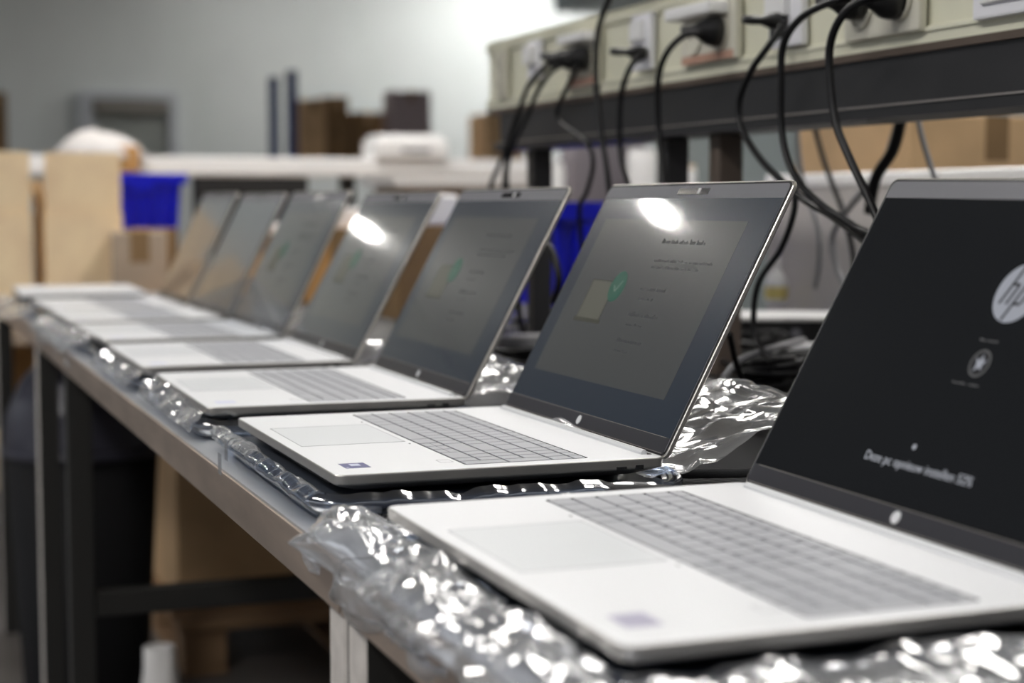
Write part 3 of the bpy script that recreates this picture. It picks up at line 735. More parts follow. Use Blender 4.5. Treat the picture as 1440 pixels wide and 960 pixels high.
plug_and_cable('black cable hanging from the upright white outlet left of the wide socket', (908, 74),
  [(905, 76, .03), (888, 92, .045), (874, 130, .045), (871, 180, .045), (874, 225, .045), (884, 262, .05), (892, 310, .05)], .0040, plugsize=.009)
plug_and_cable('black cable crossing the whole trunking from above the frame down past the two-plug socket', (826, 82),
  [(872, -40, .05), (856, 0, .05), (842, 40, .05), (838, 85, .05), (839, 130, .05), (846, 190, .05), (856, 260, .05)], .0042, plugsize=.018)
plug_and_cable('black cable with a pale bend hanging from the two-plug socket beside the rising cable', (812, 84),
  [(812, 92, .04), (800, 118, .045), (785, 150, .05), (786, 170, .05), (806, 186, .05), (828, 205, .05), (834, 232, .05), (826, 268, .05), (815, 300, .05)], .0036, plugsize=.016)
plug_and_cable('left strand of the black cable bundle at the far end of the trunking', (806, 80),
  [(800, 84, .04), (770, 92, .05), (746, 116, .05), (732, 150, .05), (716, 195, .05), (702, 232, .05), (690, 262, .06), (684, 300, .06)], .0040, plugsize=.012)
plug_and_cable('right strand of the black cable bundle at the far end of the trunking', (800, 86),
  [(798, 88, .03), (776, 100, .045), (756, 128, .045), (742, 162, .045), (724, 200, .045), (713, 240, .045), (716, 290, .05)], .0038, plugsize=None)
plug_and_cable('middle strand of the black cable bundle at the far end of the trunking', (800, 84),
  [(798, 84, .05), (765, 98, .06), (740, 130, .06), (730, 165, .06), (714, 212, .06), (708, 262, .06), (712, 300, .06)], .0026, plugsize=None)
plug_and_cable('black cable from the outlet right of the wide socket, curving behind the screens', (1102, 30),
  [(1100, 36, .03), (1080, 66, .045), (1056, 100, .05), (1040, 140, .05), (1041, 175, .05), (1058, 208, .05), (1084, 240, .05), (1130, 280, .05), (1176, 308, .06), (1222, 345, .08), (1250, 380, .09)], .0040, plugsize=.010)
plug_and_cable('black cable from the left plug of the top right socket, hanging in an S', (1209, 4),
  [(1200, -2, .05), (1172, 2, .07), (1128, 24, .08), (1102, 62, .08), (1098, 120, .08), (1099, 180, .08), (1108, 225, .08), (1126, 260, .08), (1160, 292, .08), (1200, 318, .08), (1240, 352, .08)], .0040)
plug_and_cable('black cable from the right plug of the top right socket, dropping behind the nearest screen', (1262, 2),
  [(1246, -6, .07), (1210, 2, .09), (1182, 26, .10), (1167, 66, .10), (1168, 120, .10), (1176, 175, .10), (1196, 225, .10), (1222, 280, .10), (1246, 340, .10), (1262, 400, .10)], .0042)
# slack loops on the far side, in front of the grey partition
def cord(label, P, r=.003, m='cable', group=None, name='cable', ends=None):
    t = empty(name, P[0], 0, label, 'cable', group); o = Vector(P[0])
    bm = bmesh.new(); tube(bm, [Vector(p)-o for p in P], r, 10, 10); fin('cord', bm, M[m], t, True)
    return t
XB = 1.30
def B(px, py, X=XB): return atX(px, py, X)
cord('grey looking cable loop hanging in front of the partition, left of the steep dark one', [B(1120, 180), B(1128, 250), B(1150, 320), B(1152, 370), B(1146, 405)], .004, 'cable_grey', 'slack cables on the far side of the bench')
cord('dark cable hanging in front of the partition between the two screens, long straight drop', [B(1146, 180), B(1160, 230), B(1186, 300), B(1200, 360), B(1200, 400)], .004, 'cable', 'slack cables on the far side of the bench')
cord('grey cable curving in a wide arc low before the partition', [B(1262, 170), B(1240, 235), B(1196, 290), B(1172, 330), B(1178, 380), B(1195, 410)], .0045, 'cable_grey', 'slack cables on the far side of the bench')
cord('dark thick cable bundle slanting behind the cable from the right plug', [B(1268, 165, 1.2), B(1256, 210, 1.2), B(1232, 250, 1.2), B(1222, 300, 1.2)], .0075, 'cable', 'slack cables on the far side of the bench')
cord('thin cable drooping across the cardboard box at the upper right', [B(1290, 165, 1.2), B(1300, 205, 1.2), B(1314, 248, 1.2), B(1330, 290, 1.2)], .0035, 'cable_grey', 'slack cables on the far side of the bench')
cord('cable hugging the right edge of the green tick screen', [B(1118, 262, .95), B(1116, 300, .95), B(1098, 350, .95), B(1068, 395, .95), B(1060, 440, .95), B(1064, 480, .95), B(1085, 510, .95)], .0036, 'cable')

# ================================================================== THINGS ON THE BACK OF THE BENCH
def place(px, py, z): return atZ(px, py, z)
# white topped black network box
p = place(1100, 490, TT+.003)
t = empty('network_switch', (p.x, p.y, TT+.003), -.50, 'black network switch box with a pale top standing behind the green tick screen', 'network switch')
bm = bmesh.new(); bx(bm, (0, .05, .023), (.34, .16, .044), bev=.003); fin('housing', bm, M['black_plastic'], t)
bm = bmesh.new(); bx(bm, (0, .05, .0475), (.345, .165, .006), bev=.002); fin('top_cover', bm, M['white_plastic'], t)
bm = bmesh.new(); lathe(bm, [(.008, 0), (.008, -.003)], (.02, -.031, .026), 20, 'Y'); fin('button', bm, M['bezel'], t)
# spray bottle shaped white and yellow thing
p = place(1090, 428, TT+.053)
t = empty('bottle', (p.x+.03, p.y+.05, TT+.0535), 0, 'small white plastic bottle with a yellow label on the network box', 'bottle')
bm = bmesh.new(); lathe(bm, [(.018, 0), (.020, .004), (.020, .030), (.015, .045), (.007, .058), (.006, .066)], seg=24); fin('bottle_body', bm, M['white_plastic'], t, True)
bm = bmesh.new(); lathe(bm, [(.0204, .006), (.0204, .028)], seg=24, cap=False); fin('label_band', bm, M['yellow'], t, True)
bm = bmesh.new(); lathe(bm, [(.0075, .066), (.0075, .076), (.003, .082)], seg=18); fin('cap', bm, M['white_plastic'], t, True)
# chargers and coils of cable
def charger(px, py, rz, label, m='black_plastic', s=1.):
    p = place(px, py, TT+.003)
    t = empty('charger', (p.x, p.y, TT+.003), rz, label, 'charger', 'laptop chargers lying behind the screens')
    bm = bmesh.new(); bx(bm, (0, 0, .0145*s), (.105*s, .048*s, .028*s), bev=.006*s, seg=3); fin('charger_body', bm, M[m], t)
    bm = bmesh.new(); tube(bm, [(.052*s, 0, .014), (.08*s, .005, .012), (.11*s, .03, .006), (.10*s, .07, .005), (.04*s, .085, .006), (-.02*s, .06, .012)], .003, 8, 8); fin('lead', bm, M['cable'], t, True)
    bm = bmesh.new(); bx(bm, (0, 0, .0292*s), (.06*s, .030*s, .0005)); fin('rating_label', bm, M['white_plastic'], t)
    return t
charger(1125, 470+70, .6, 'black laptop charger lying beside the coiled cable near the nearest screen')
charger(1160, 512, -.3, 'pale grey charger lying behind the nearest screen edge', 'cable_grey')
charger(790, 470, .9, 'black charger between the third laptop and the green tick laptop')
charger(748, 498, -.2, 'grey charger between the third laptop and the green tick laptop', 'cable_grey')
charger(560, 430, .5, 'black charger behind the gap between third and fourth laptops')
charger(445, 415, .5, 'black charger behind the gap between fourth and fifth laptops')
def coil(px, py, label, r0=.045, n=6, cr=.0032, m='cable', seed=0, h=.02):
    g = random.Random(seed); p = place(px, py, TT+.003)
    t = empty('coiled_cable', (p.x, p.y, TT+.003), g.uniform(0, 3), label, 'cable', 'coiled cables behind the screens')
    P = []
    for k in range(n*10):
        a = k/10*2*math.pi; rr = r0*(1+.22*math.sin(a*.37+seed)+.1*g.uniform(-1, 1))
        P.append((rr*math.cos(a)*1.25, rr*math.sin(a)*.75, .004+h*(k/(n*10))+.006*math.sin(a*.61+seed)+.006))
    bm = bmesh.new(); tube(bm, P, cr, 8, 3); fin('cord', bm, M[m], t, True)
    bm = bmesh.new(); lathe(bm, [(.010, -.010), (.011, 0), (.010, .010)], (r0*1.2, 0, .014), 12, 'Y'); fin('cable_tie', bm, M['gasket'], t, True)
    return t
coil(1082, 556, 'tight coil of glossy black cable just behind the crinkled film', .036, 8, .0036, seed=1, h=.032)
coil(1120, 545, 'second coil of black cable near the edge of the nearest screen', .034, 7, .0032, seed=2, h=.03)
coil(1060, 500, 'loose coil of black cable before the network box', .055, 4, .0032, seed=3)
coil(1150, 460, 'loose coil of grey cable behind the network box', .06, 4, .0035, 'cable_grey', seed=4, h=.05)
coil(800, 440, 'coil of black cable below the blue crate, right of the third screen', .06, 6, .0040, seed=5, h=.045)
coil(770, 470, 'coil of grey cable right of the third screen', .05, 5, .0040, 'cable_grey', seed=6, h=.04)
coil(735, 520, 'coil of black cable by the lower right corner of the third screen', .045, 5, .0036, seed=7)
coil(590, 410, 'coil of black cable showing between the third and fourth screens', .06, 6, .0040, seed=8, h=.05)
coil(575, 445, 'coil of grey cable showing between the third and fourth screens', .05, 5, .0040, 'cable_grey', seed=9, h=.03)
coil(470, 395, 'coil of black cable showing between the fourth and fifth screens', .06, 5, .0040, seed=10, h=.05)
def C(px, py, z): return atZ(px, py, TT+z)
cord('thick pale grey cable arching on the bench behind the green tick screen', [C(1130, 478, .05), C(1080, 492, .055), C(1042, 506, .05), C(1020, 530, .035), C(1014, 552, .02), C(1026, 570, .006), C(1060, 572, .005)], .0042, 'cable_grey')
cord('black cable rising from the mat right of the green tick screen', [C(1046, 565, .006), C(1044, 540, .03), C(1034, 505, .06), C(1026, 470, .09)], .0036, 'cable')
cord('flat grey cable on the mat between third screen and green tick screen', [C(690, 525, .006), C(725, 505, .012), C(760, 498, .012), C(800, 490, .01)], .0045, 'cable_grey')
cord('black cable lying across the mat behind the coils', [C(1010, 505, .02), C(1060, 520, .03), C(1110, 500, .03), C(1170, 512, .01)], .0038, 'cable')
cord('dark cable dropping before the blue crate', [B(752, 330, .80), B(776, 352, .80), B(786, 395, .80), B(778, 425, .80)], .0045, 'cable')
# braided cable with a pale connector plugged into the nearest laptop
t = empty('braided_cable', (0, 0, 0), 0, 'braided black cable looping back to the nearest laptop with a pale connector', 'cable')
zz = TT+.009
p0 = Vector((.53, 1.046, CZ-.194-TH+.0115)); t.location = p0
Pw = [Vector((.533, 1.058, p0.z)), Vector((.520, 1.085, p0.z-.001)), C(845, 686, .009), C(828, 679, .009), C(850, 670, .009), C(920, 667, .009), C(1000, 666, .009), C(1060, 664, .009), C(1090, 655, .008)]
bm = bmesh.new(); tube(bm, [q-p0 for q in Pw], .0036, 12, 10); fin('cord', bm, M['braid'], t, True)
bm = bmesh.new(); tube(bm, [Vector((.534, 1.047, p0.z))-p0, Vector((.530, 1.070, p0.z))-p0], .0042, 12, 0); fin('connector', bm, M['edge_pale'], t, True)
# black charging cable at the nearest laptop's right side
t = empty('charging_cable', (0, 0, 0), 0, 'black charging cable looping at the lower right, by the near side of the nearest laptop', 'cable')
z7 = CZ-.194-TH
Pw = [atX(1475, 772, .585), atX(1440, 800, .575), atX(1400, 815, .562), atX(1372, 832, .548), atX(1366, 848, .540), atX(1382, 864, .535), atX(1415, 876, .535), atX(1460, 892, .54)]
t.location = Pw[0]; o = Pw[0].copy()
bm = bmesh.new(); tube(bm, [q-o for q in Pw], .0026, 12, 10); fin('cord', bm, M['cable'], t, True)
bm = bmesh.new(); tube(bm, [Pw[-1]-o, atX(1490, 902, .545)-o], .0045, 12, 0); fin('connector', bm, M['black_plastic'], t, True)

# ================================================================== BACKGROUND
def carton(px0, px1, py0, py1, Y, depth, m, label, flaps=None, rz=0., name='cardboard_box', inner=None, base=None, group=None, cat='box', tape=True):
    """closed or open carton; image extents at world distance Y give its real front face"""
    a = atY(px0, py1, Y); b = atY(px1, py0, Y); w = b.x-a.x; z0 = a.z if base is None else base; h = b.z-z0
    t = empty(name, ((a.x+b.x)/2, Y+depth/2, z0), rz, label, cat, group)
    if flaps is None:
        bm = bmesh.new(); bx(bm, (0, 0, h/2), (w, depth, h), bev=.003, seg=1); fin('box_body', bm, M[m], t)
        if tape:
            bm = bmesh.new(); bx(bm, (0, 0, h+.0004), (.05, depth, .0008)); bx(bm, (0, -depth/2-.0004, h-.04), (.05, .0008, .08)); fin('tape', bm, M['card_dark' if m != 'card_dark' else 'card'], t)
    else:
        bm = bmesh.new(); th = .004
        bx(bm, (0, -depth/2+th/2, h/2), (w, th, h)); bx(bm, (0, depth/2-th/2, h/2), (w, th, h))
        bx(bm, (-w/2+th/2, 0, h/2), (th, depth-2*th, h)); bx(bm, (w/2-th/2, 0, h/2), (th, depth-2*th, h)); bx(bm, (0, 0, th/2), (w, depth, th))
        fin('box_body', bm, M[m], t)
        for side, ang in flaps:
            L = depth*.48; bm = bmesh.new()
            if side in 'FB':
                s = -1 if side == 'F' else 1
                bx(bm, (0, 0, L/2), (w*.97, th, L), Matrix.Rotation(-s*R(ang), 3, 'X')); bmesh.ops.translate(bm, vec=(0, s*(depth/2-th/2), h), verts=bm.verts)
            else:
                s = -1 if side == 'L' else 1
                L = w*.45
                bx(bm, (0, 0, L/2), (th, depth*.96, L), Matrix.Rotation(s*R(ang), 3, 'Y')); bmesh.ops.translate(bm, vec=(s*(w/2-th/2), 0, h), verts=bm.verts)
            fin('flap', bm, M[m], t)
    return t
# room
def struct(o, label=None): o['kind'] = 'structure'; return o
def plane_box(name, c, s, m): return struct(box(name, c, s, M[m]))
WY = 15.5
plane_box('floor', (3, 7, -.05), (22, 24, .1), 'floor')
plane_box('wall_far', (3, WY+.1, 2.2), (22, .2, 4.4), 'wall')
plane_box('wall_right', (11.1, 6.5, 2.2), (.2, 18, 4.4), 'wall')
plane_box('ceiling', (3, 7, CZ+2.75), (22, 17, .1), 'ceil')
plane_box('wall_near', (3, -3.6, 2.2), (22, .2, 4.4), 'wall_dim')
# blinds window in the far wall
a = atY(112, 252, WY-.02); b = atY(247, 132, WY-.02)
w = b.x-a.x; h = b.z-a.z; cxw = (a.x+b.x)/2; cz = (a.z+b.z)/2
t = empty('window_1', (cxw, WY, a.z), 0); t['kind'] = 'structure'
bm = bmesh.new()
for (x, z, sx, sz) in ((0, h-.03, w, .06), (0, .05, w, .10), (-w/2+.06, h/2+.02, .12, h-.16), (w/2-.035, h/2+.02, .07, h-.16)): bx(bm, (x, -.05, z), (sx, .10, sz))
fin('window_frame', bm, M['frame_grey'], t)
bm = bmesh.new(); bx(bm, (.025, -.065, h-.12), (w-.20, .12, .11)); fin('header_shadow', bm, M['header_shadow'], t)  # dark bar put in for the shadow under the window header
bm = bmesh.new(); n = 14
for k in range(n): bx(bm, (.025, -.05, .13+(h-.32)*k/n), (w-.20, .05, .012), Matrix.Rotation(.6, 3, 'X'))
bx(bm, (.025, -.008, h/2-.03), (w-.2, .01, h-.28)); fin('window_blind', bm, M['blind'], t)

a = atY(803, 20, 13.0); b = atY(1100, 20, 13.0)
t = empty('ventilation_duct', ((a.x+b.x)/2, 12.2, CZ+1.60), 0, 'dark teal ventilation duct high at the back, above the trunking', 'duct')
bm = bmesh.new(); bx(bm, (0, 0, .35), (b.x-a.x, 2.4, .70), bev=.02, seg=1); fin('duct_body', bm, M['duct'], t)
for x in (-.6, .6):
    bm = bmesh.new(); bx(bm, (x, 0, .90), (.03, .03, .42)); fin('hanger', bm, M['leg_black'], t)

# white bench shelf across the hall
Ys = 6.0
t = empty('wall_shelf', (1.2, Ys, CZ), 0, 'long white shelf board across the hall behind the laptop row', 'shelf')
za = atY(330, 246, Ys).z; zb2 = atY(330, 221, Ys).z
bm = bmesh.new(); bx(bm, (.10, .16, (za+zb2)/2-CZ), (3.5, .32, zb2-za), bev=.004, seg=1); fin('shelf_board', bm, M['shelf_white'], t)
for x in (-.9, .45, 1.75):
    bm = bmesh.new(); bx(bm, (x, .18, za/2-CZ/1), (.05, .05, za), None); bmesh.ops.translate(bm, vec=(0, 0, 0), verts=bm.verts); fin('shelf_post', bm, M['leg_black'], t)
bm = bmesh.new(); bx(bm, (.10, .20, .70-CZ), (3.4, .5, .03)); fin('lower_board', bm, M['card_grey'], t)
# dark monitor standing behind the farthest laptops
a = atY(272, 330, 5.2); b = atY(432, 249, 5.2); w = b.x-a.x
t = empty('monitor', ((a.x+b.x)/2, 5.2, TT-.1), 0, 'dark monitor seen from the front behind the farthest screens', 'monitor')
zc2 = b.z-t.location.z
bm = bmesh.new(); bx(bm, (0, 0, zc2-.12), (w, .03, .24), bev=.005); fin('screen', bm, M['panel_dark'], t)
bm = bmesh.new(); bx(bm, (0, .02, zc2-.30), (.05, .03, .24)); fin('stand', bm, M['panel_dark'], t)
bm = bmesh.new(); bx(bm, (0, .02, .006), (.22, .16, .012), bev=.004); fin('foot', bm, M['panel_dark'], t)

# packing bench behind the row end, carrying cartons
Yb = 4.75
t = empty('packing_table', (.5, 5.2, 0), 0, 'brown packing table beyond the end of the laptop row', 'table')
bm = bmesh.new(); bx(bm, (.45, 0, .72), (2.4, 1.1, .04), bev=.004, seg=1); fin('table_top', bm, M['card_grey'], t)
for x in (-.68, 1.58):
    for y in (-.5, .5):
        bm = bmesh.new(); bx(bm, (x, y, .35), (.05, .05, .70)); fin('leg', bm, M['leg_black'], t)
PT = .741
carton(-60, 44, 300, 470, 4.70, .34, 'card_pale', 'pale open carton at the left edge of the picture', [('F', 4), ('R', 8)], base=PT)
carton(66, 172, 300, 470, 4.72, .34, 'card_pale', 'pale open carton with a tall front flap left of the blue crate', [('L', 8), ('F', 3)], base=PT)
carton(165, 240, 326, 470, 4.55, .16, 'card_grey', 'small grey-brown carton below the blue crate', None, base=PT, rz=-.12)
def crate(px0, px1, py0, py1, Y, depth, label, base=None, rz=0.):
    a = atY(px0, py1, Y); b = atY(px1, py0, Y); w = b.x-a.x; z0 = a.z if base is None else base; h = b.z-z0
    t = empty('plastic_crate', ((a.x+b.x)/2, Y+depth/2, z0), rz, label, 'crate')
    bm = bmesh.new(); k = .90
    ro = [[(x, y, z) for x, y in rrect(w*s, depth*s, .03, 5)] for z, s in ((0, k), (h, 1))]
    ri = [[(x, y, z) for x, y in rrect(w*s-.012, depth*s-.012, .025, 5)] for z, s in ((h, 1), (.006, k))]
    loft(bm, ro+ri, True, True); fin('crate_body', bm, M['blue'], t)
    bm = bmesh.new()
    o = rrect(w+.03, depth+.03, .035, 5); i = rrect(w-.010, depth-.010, .03, 5)
    loft(bm, [[(x, y, h-.03) for x, y in o], [(x, y, h) for x, y in o], [(x, y, h) for x, y in i], [(x, y, h-.03) for x, y in i]], False, False); fin('crate_rim', bm, M['blue'], t)
    bm = bmesh.new()
    for x in np.linspace(-w*.4, w*.4, 5): bx(bm, (x, -depth/2*.97-.004, h*.45), (.008, .012, h*.7))
    fin('crate_rib', bm, M['blue'], t)
    bm = bmesh.new(); bx(bm, (0, -depth/2-.006, h*.78), (w*.3, .012, .03), bev=.004); fin('grip', bm, M['blue'], t)
    return t
crate(140, 258, 244, 330, 5.05, .40, 'deep blue plastic crate left of the farthest screens', base=None)
carton(150, 250, 321, 470, 5.0, .42, 'card_dark', 'brown carton standing under the deep blue crate', None, base=PT)
crate(770, 900, 284, 470, 2.72, .30, 'bright blue plastic crate behind the gap between third screen and green tick screen', base=TT+.003)
# wrapped carton heap on the shelf at left
carton(122, 196, 205, 240, 5.9, .25, 'card_orange', 'orange-brown carton under the heap of packing paper on the shelf', None, base=None)
a = atY(145, 212, 5.85)
t = empty('packing_paper', (a.x, 6.0, a.z), 0, 'crumpled heap of white packing paper lying over the orange-brown carton', 'paper')
def heap(u, v):
    th = u*2*math.pi; ph = v*math.pi/2
    rr = 1+.14*crumple(np.cos(th)*.1+.2, np.sin(th)*.1+v*.1, 9, .06, 3)
    return .145*rr*np.cos(th)*np.cos(ph)+.0, .12*rr*np.sin(th)*np.cos(ph), .085*rr*np.sin(ph)-.02
sheet('paper_heap', heap, 60, 24, M['paper'], t)
a = atY(100, 232, 5.85)
t = empty('paper_roll', (a.x, 5.95, a.z-.02), 0, 'pale curled paper end hanging left of the packing paper heap', 'paper')
bm = bmesh.new(); loft(bm, [[(x, -.08+.16*k, z) for x, z in [(-.02+.11*math.sin(q*.28), .015+.10*(1-math.cos(q*.28))*.9) for q in range(6)]+[(-.012+.105*math.sin(q*.28), .008+.10*(1-math.cos(q*.28))*.9) for q in range(5, -1, -1)]] for k in (0, 1)]); fin('curled_sheet', bm, M['paper'], t)

# things along the far wall
def far_tower(px0, px1, py0, py1, Y, depth, m, label, side=None, name='cardboard_box', cat='box', group=None, base=None):
    return carton(px0, px1, py0, py1, Y, depth, m, label, None, name=name, cat=cat, group=group, base=base)
Yf = 12.5
# low far platform that carries the stacks
a = atY(-30, 250, Yf); b = atY(760, 232, Yf)
t = empty('storage_table', ((a.x+b.x)/2, Yf+.5, 0), 0, 'long storage table along the far wall carrying the brown stacks', 'table')
zt3 = atY(450, 236, Yf).z
bm = bmesh.new(); bx(bm, (0, 0, zt3-.02), (b.x-a.x+.6, 1.3, .04)); fin('table_top', bm, M['card_grey'], t)
for x in (-(b.x-a.x)/2, 0, (b.x-a.x)/2):
    bm = bmesh.new(); bx(bm, (x, -.5, (zt3-.04)/2), (.06, .06, zt3-.04)); fin('leg', bm, M['leg_black'], t)
far_tower(426, 458, 140, 236, Yf, .5, 'card', 'tan carton stack right of the blue posts by the far wall', base=zt3)
far_tower(459, 490, 136, 236, Yf+.05, .5, 'card_dark', 'dark brown carton stack beside the tan one by the far wall', base=zt3)
far_tower(497, 540, 158, 236, Yf+.1, .5, 'card_dark', 'brown carton stack left of the mauve cabinet by the far wall', base=zt3)
far_tower(552, 606, 128, 200, Yf-.2, .25, 'mauve_pale', 'mauve-grey cabinet with a darker side standing by the far wall', name='small_cabinet', cat='cabinet', base=zt3)
far_tower(684, 738, 160, 236, Yf-.3, .4, 'card', 'tan carton partly below the far end of the power trunking', base=zt3)
far_tower(-30, 9, 130, 236, Yf, .4, 'card_dark', 'dark brown carton at the left edge of the picture by the far wall', base=zt3)
for px0, px1, top, lb in ((378, 391, 108, 'shorter blue rack post left of the taller one'), (403, 417, 99, 'taller blue rack post beside the tan carton stack')):
    a = atY(px0, top, Yf-.3); b = atY(px1, top, Yf-.3)
    t = empty('rack_post', ((a.x+b.x)/2, Yf-.3, 0), 0, lb, 'post', 'blue rack posts')
    bm = bmesh.new(); bx(bm, (-.0, 0, a.z/2), (b.x-a.x, .06, a.z), bev=.004, seg=1); fin('upright', bm, M['blue_dull'], t)
    bm = bmesh.new(); bx(bm, (0, 0, .006), (.14, .14, .012)); fin('base_plate', bm, M['blue_dull'], t)
# white label printer on the white shelf
a = atY(532, 240, 5.9); b = atY(632, 196, 5.9); w = b.x-a.x
t = empty('label_printer', ((a.x+b.x)/2+.02, 6.08, zb2), 0, 'white label printer standing on the white shelf', 'printer')
bm = bmesh.new(); bx(bm, (0, 0, .035), (w, .22, .07), bev=.012, seg=3); fin('printer_body', bm, M['shelf_white'], t)
bm = bmesh.new(); bx(bm, (0, .01, .078), (w*.9, .18, .02), bev=.008, seg=3); fin('printer_lid', bm, M['shelf_white'], t)
bm = bmesh.new(); bx(bm, (.01, -.111, .030), (w*.4, .004, .012)); fin('paper_slot', bm, M['bezel'], t)
# light cartons and packs showing in the gaps between the screens, on the back half of the bench
carton(560, 650, 318, 470, 3.12, .22, 'card_dark', 'brown carton behind the gap between third and fourth screens', None, base=TT+.003, tape=False)
carton(430, 530, 322, 470, 3.75, .26, 'card_orange', 'orange-brown carton behind the gap between fourth and fifth screens', None, base=TT+.003)
carton(345, 420, 330, 450, 4.10, .22, 'card', 'tan carton behind the gap between fifth and sixth screens', None, base=TT+.003)
for (px0, px1, py0, py1, Y, lb) in ((596, 650, 274, 318, 3.10, 'white packet on the brown carton behind the third screen'), (478, 512, 292, 322, 3.80, 'white packet on the orange-brown carton behind the fourth screen'), (372, 400, 314, 330, 4.14, 'cream packet on the tan carton behind the fifth screen')):
    a = atY(px0, py1, Y); b = atY(px1, py0, Y)
    o = box('packet', ((a.x+b.x)/2, Y+.08, (a.z+b.z)/2+.001), (b.x-a.x, .12, b.z-a.z), M['shelf_white'], None, bev=.008, seg=3); tag(o, lb, 'packet', 'small packets on cartons')
# long white bench top further right, seen under the trunking
t = empty('white_counter', (3.0, 6.6, 0), 0, 'white counter continuing behind the black posts of the trunking', 'counter')
z1 = atY(780, 262, 6.5).z; z2 = atY(780, 228, 6.5).z
a = atY(560, 240, 6.5); b = atY(800, 240, 6.5)
bm = bmesh.new(); bx(bm, ((a.x+b.x)/2-3, .2, (z1+z2)/2), (b.x-a.x, .5, z2-z1), bev=.006, seg=1); fin('counter_body', bm, M['shelf_white'], t)
bm = bmesh.new(); bx(bm, ((a.x+b.x)/2-3, .22, z1/2), (b.x-a.x-.1, .4, z1)); fin('counter_base', bm, M['card_grey'], t)
# grey office chair behind the bench
p = atY(852, 300, 5.3)
t = empty('office_chair', (p.x, 5.3, 0), .3, 'mauve-grey office chair with rounded backrest under the trunking', 'chair')
zb3 = atY(852, 172, 5.3).z
bm = bmesh.new()
prof = rrect(.38, .50, .15, 8, 0, zb3-.25)
loft(bm, [[(x*s, y, zb3-.25+(z-zb3+.25)*s) for x, z in prof] for y, s in ((-.04, .88), (-.025, .97), (.0, 1), (.025, .97), (.04, .88))]); fin('backrest', bm, M['mauve'], t, True)
bm = bmesh.new(); slab(bm, .46, .44, .46, .53, r=.09, n=6, cx=0, cy=-.25, bev=.02); fin('seat', bm, M['mauve'], t)
bm = bmesh.new(); tube(bm, [(0, -.05, .47), (0, .06, .5), (0, .06, .8)], .022, 10, 6); fin('back_bracket', bm, M['leg_black'], t, True)
bm = bmesh.new(); lathe(bm, [(.03, .08), (.03, .30), (.02, .30), (.02, .46)], (0, -.25, 0), 16); fin('gas_column', bm, M['leg_black'], t)
for k in range(5):
    a5 = k*2*math.pi/5; bm = bmesh.new(); tube(bm, [(0, -.25, .10), (.28*math.cos(a5), -.25+.28*math.sin(a5), .065)], [.022, .013], 8, 0)
    lathe(bm, [(.025, -.012), (.027, 0), (.025, .012)], (.28*math.cos(a5), -.25+.28*math.sin(a5), .027), 14, 'X'); fin('castor_arm', bm, M['leg_black'], t)
# dark cupboard beyond the bench with a canister and two jars
ct = 1.0; cx0 = 1.54; cx1 = 2.04; cy0 = 3.85
t = empty('side_cupboard', ((cx0+cx1)/2, cy0+.2, 0), 0, 'dark low cupboard beyond the bench carrying the canister and the jars', 'cupboard')
bm = bmesh.new(); bx(bm, (0, 0, ct/2), (cx1-cx0, .4, ct), bev=.004, seg=1); fin('cupboard_body', bm, M['panel_dark'], t)
for x in (-.125, .125):
    bm = bmesh.new(); bx(bm, (x, -.205, ct/2), (.235, .01, ct-.1), bev=.002, seg=1); dd = fin('door', bm, M['leg_black'], t)
    bm = bmesh.new(); bx(bm, (x*.3, -.215, ct*.6), (.012, .012, .10)); fin('door_handle', bm, M['frame_grey'], dd)
def vessel(name, px0, px1, ytop, Y, label, lidm, cat):
    a = atY(px0, ytop, Y); b = atY(px1, ytop, Y); r_ = (b.x-a.x)/2; hh = a.z-ct
    t = empty(name, ((a.x+b.x)/2, Y+r_, ct+.0005), 0, label, cat)
    bm = bmesh.new(); lathe(bm, [(r_*.92, 0), (r_, .01), (r_, hh-.02), (r_*.9, hh-.008)], seg=24); fin('vessel_body', bm, M['shelf_white'], t, True)
    bm = bmesh.new(); lathe(bm, [(r_*.94, hh-.009), (r_*.94, hh-.001), (r_*.88, hh)], seg=24); fin('vessel_lid', bm, M[lidm], t, True)
vessel('canister', 893, 930, 208, cy0+.06, 'white canister beside the black post under the trunking', 'white_plastic', 'canister')
vessel('jar', 765, 800, 228, cy0+.06, 'pale rounded jar right of the far black trunking post', 'white_plastic', 'jar')
vessel('jar', 952, 986, 232, cy0+.06, 'cream topped jar right of the white canister', 'card_pale', 'jar')

# partition on the far side of the bench with a white top rail
PX = 1.52
t = empty('partition', (PX, 1.9, TT), 0, 'grey partition with a white top rail behind the bench', 'partition')
zr0 = atX(1150, 262, PX).z; zr1 = atX(1150, 244, PX).z
y1 = atX(1078, 250, PX).y; y0 = 1.0
bm = bmesh.new(); bx(bm, (.012, (y0+y1)/2-1.9, (TT-.10+zr0)/2-TT), (.02, y1-y0, zr0-TT+.10), bev=.002, seg=1); fin('panel', bm, M['grey_panel'], t)
bm = bmesh.new(); bx(bm, (.012, (y0+y1)/2-1.9, (zr0+zr1)/2-TT), (.03, y1-y0, zr1-zr0), bev=.003, seg=1); fin('top_rail', bm, M['shelf_white'], t)
for y in (y0+.1, (y0+y1)/2, y1-.04):
    bm = bmesh.new(); bx(bm, (.040, y-1.9, (TT-.10)/2+.05-TT), (.03, .04, TT), None); fin('foot_post', bm, M['frame_grey'], t)
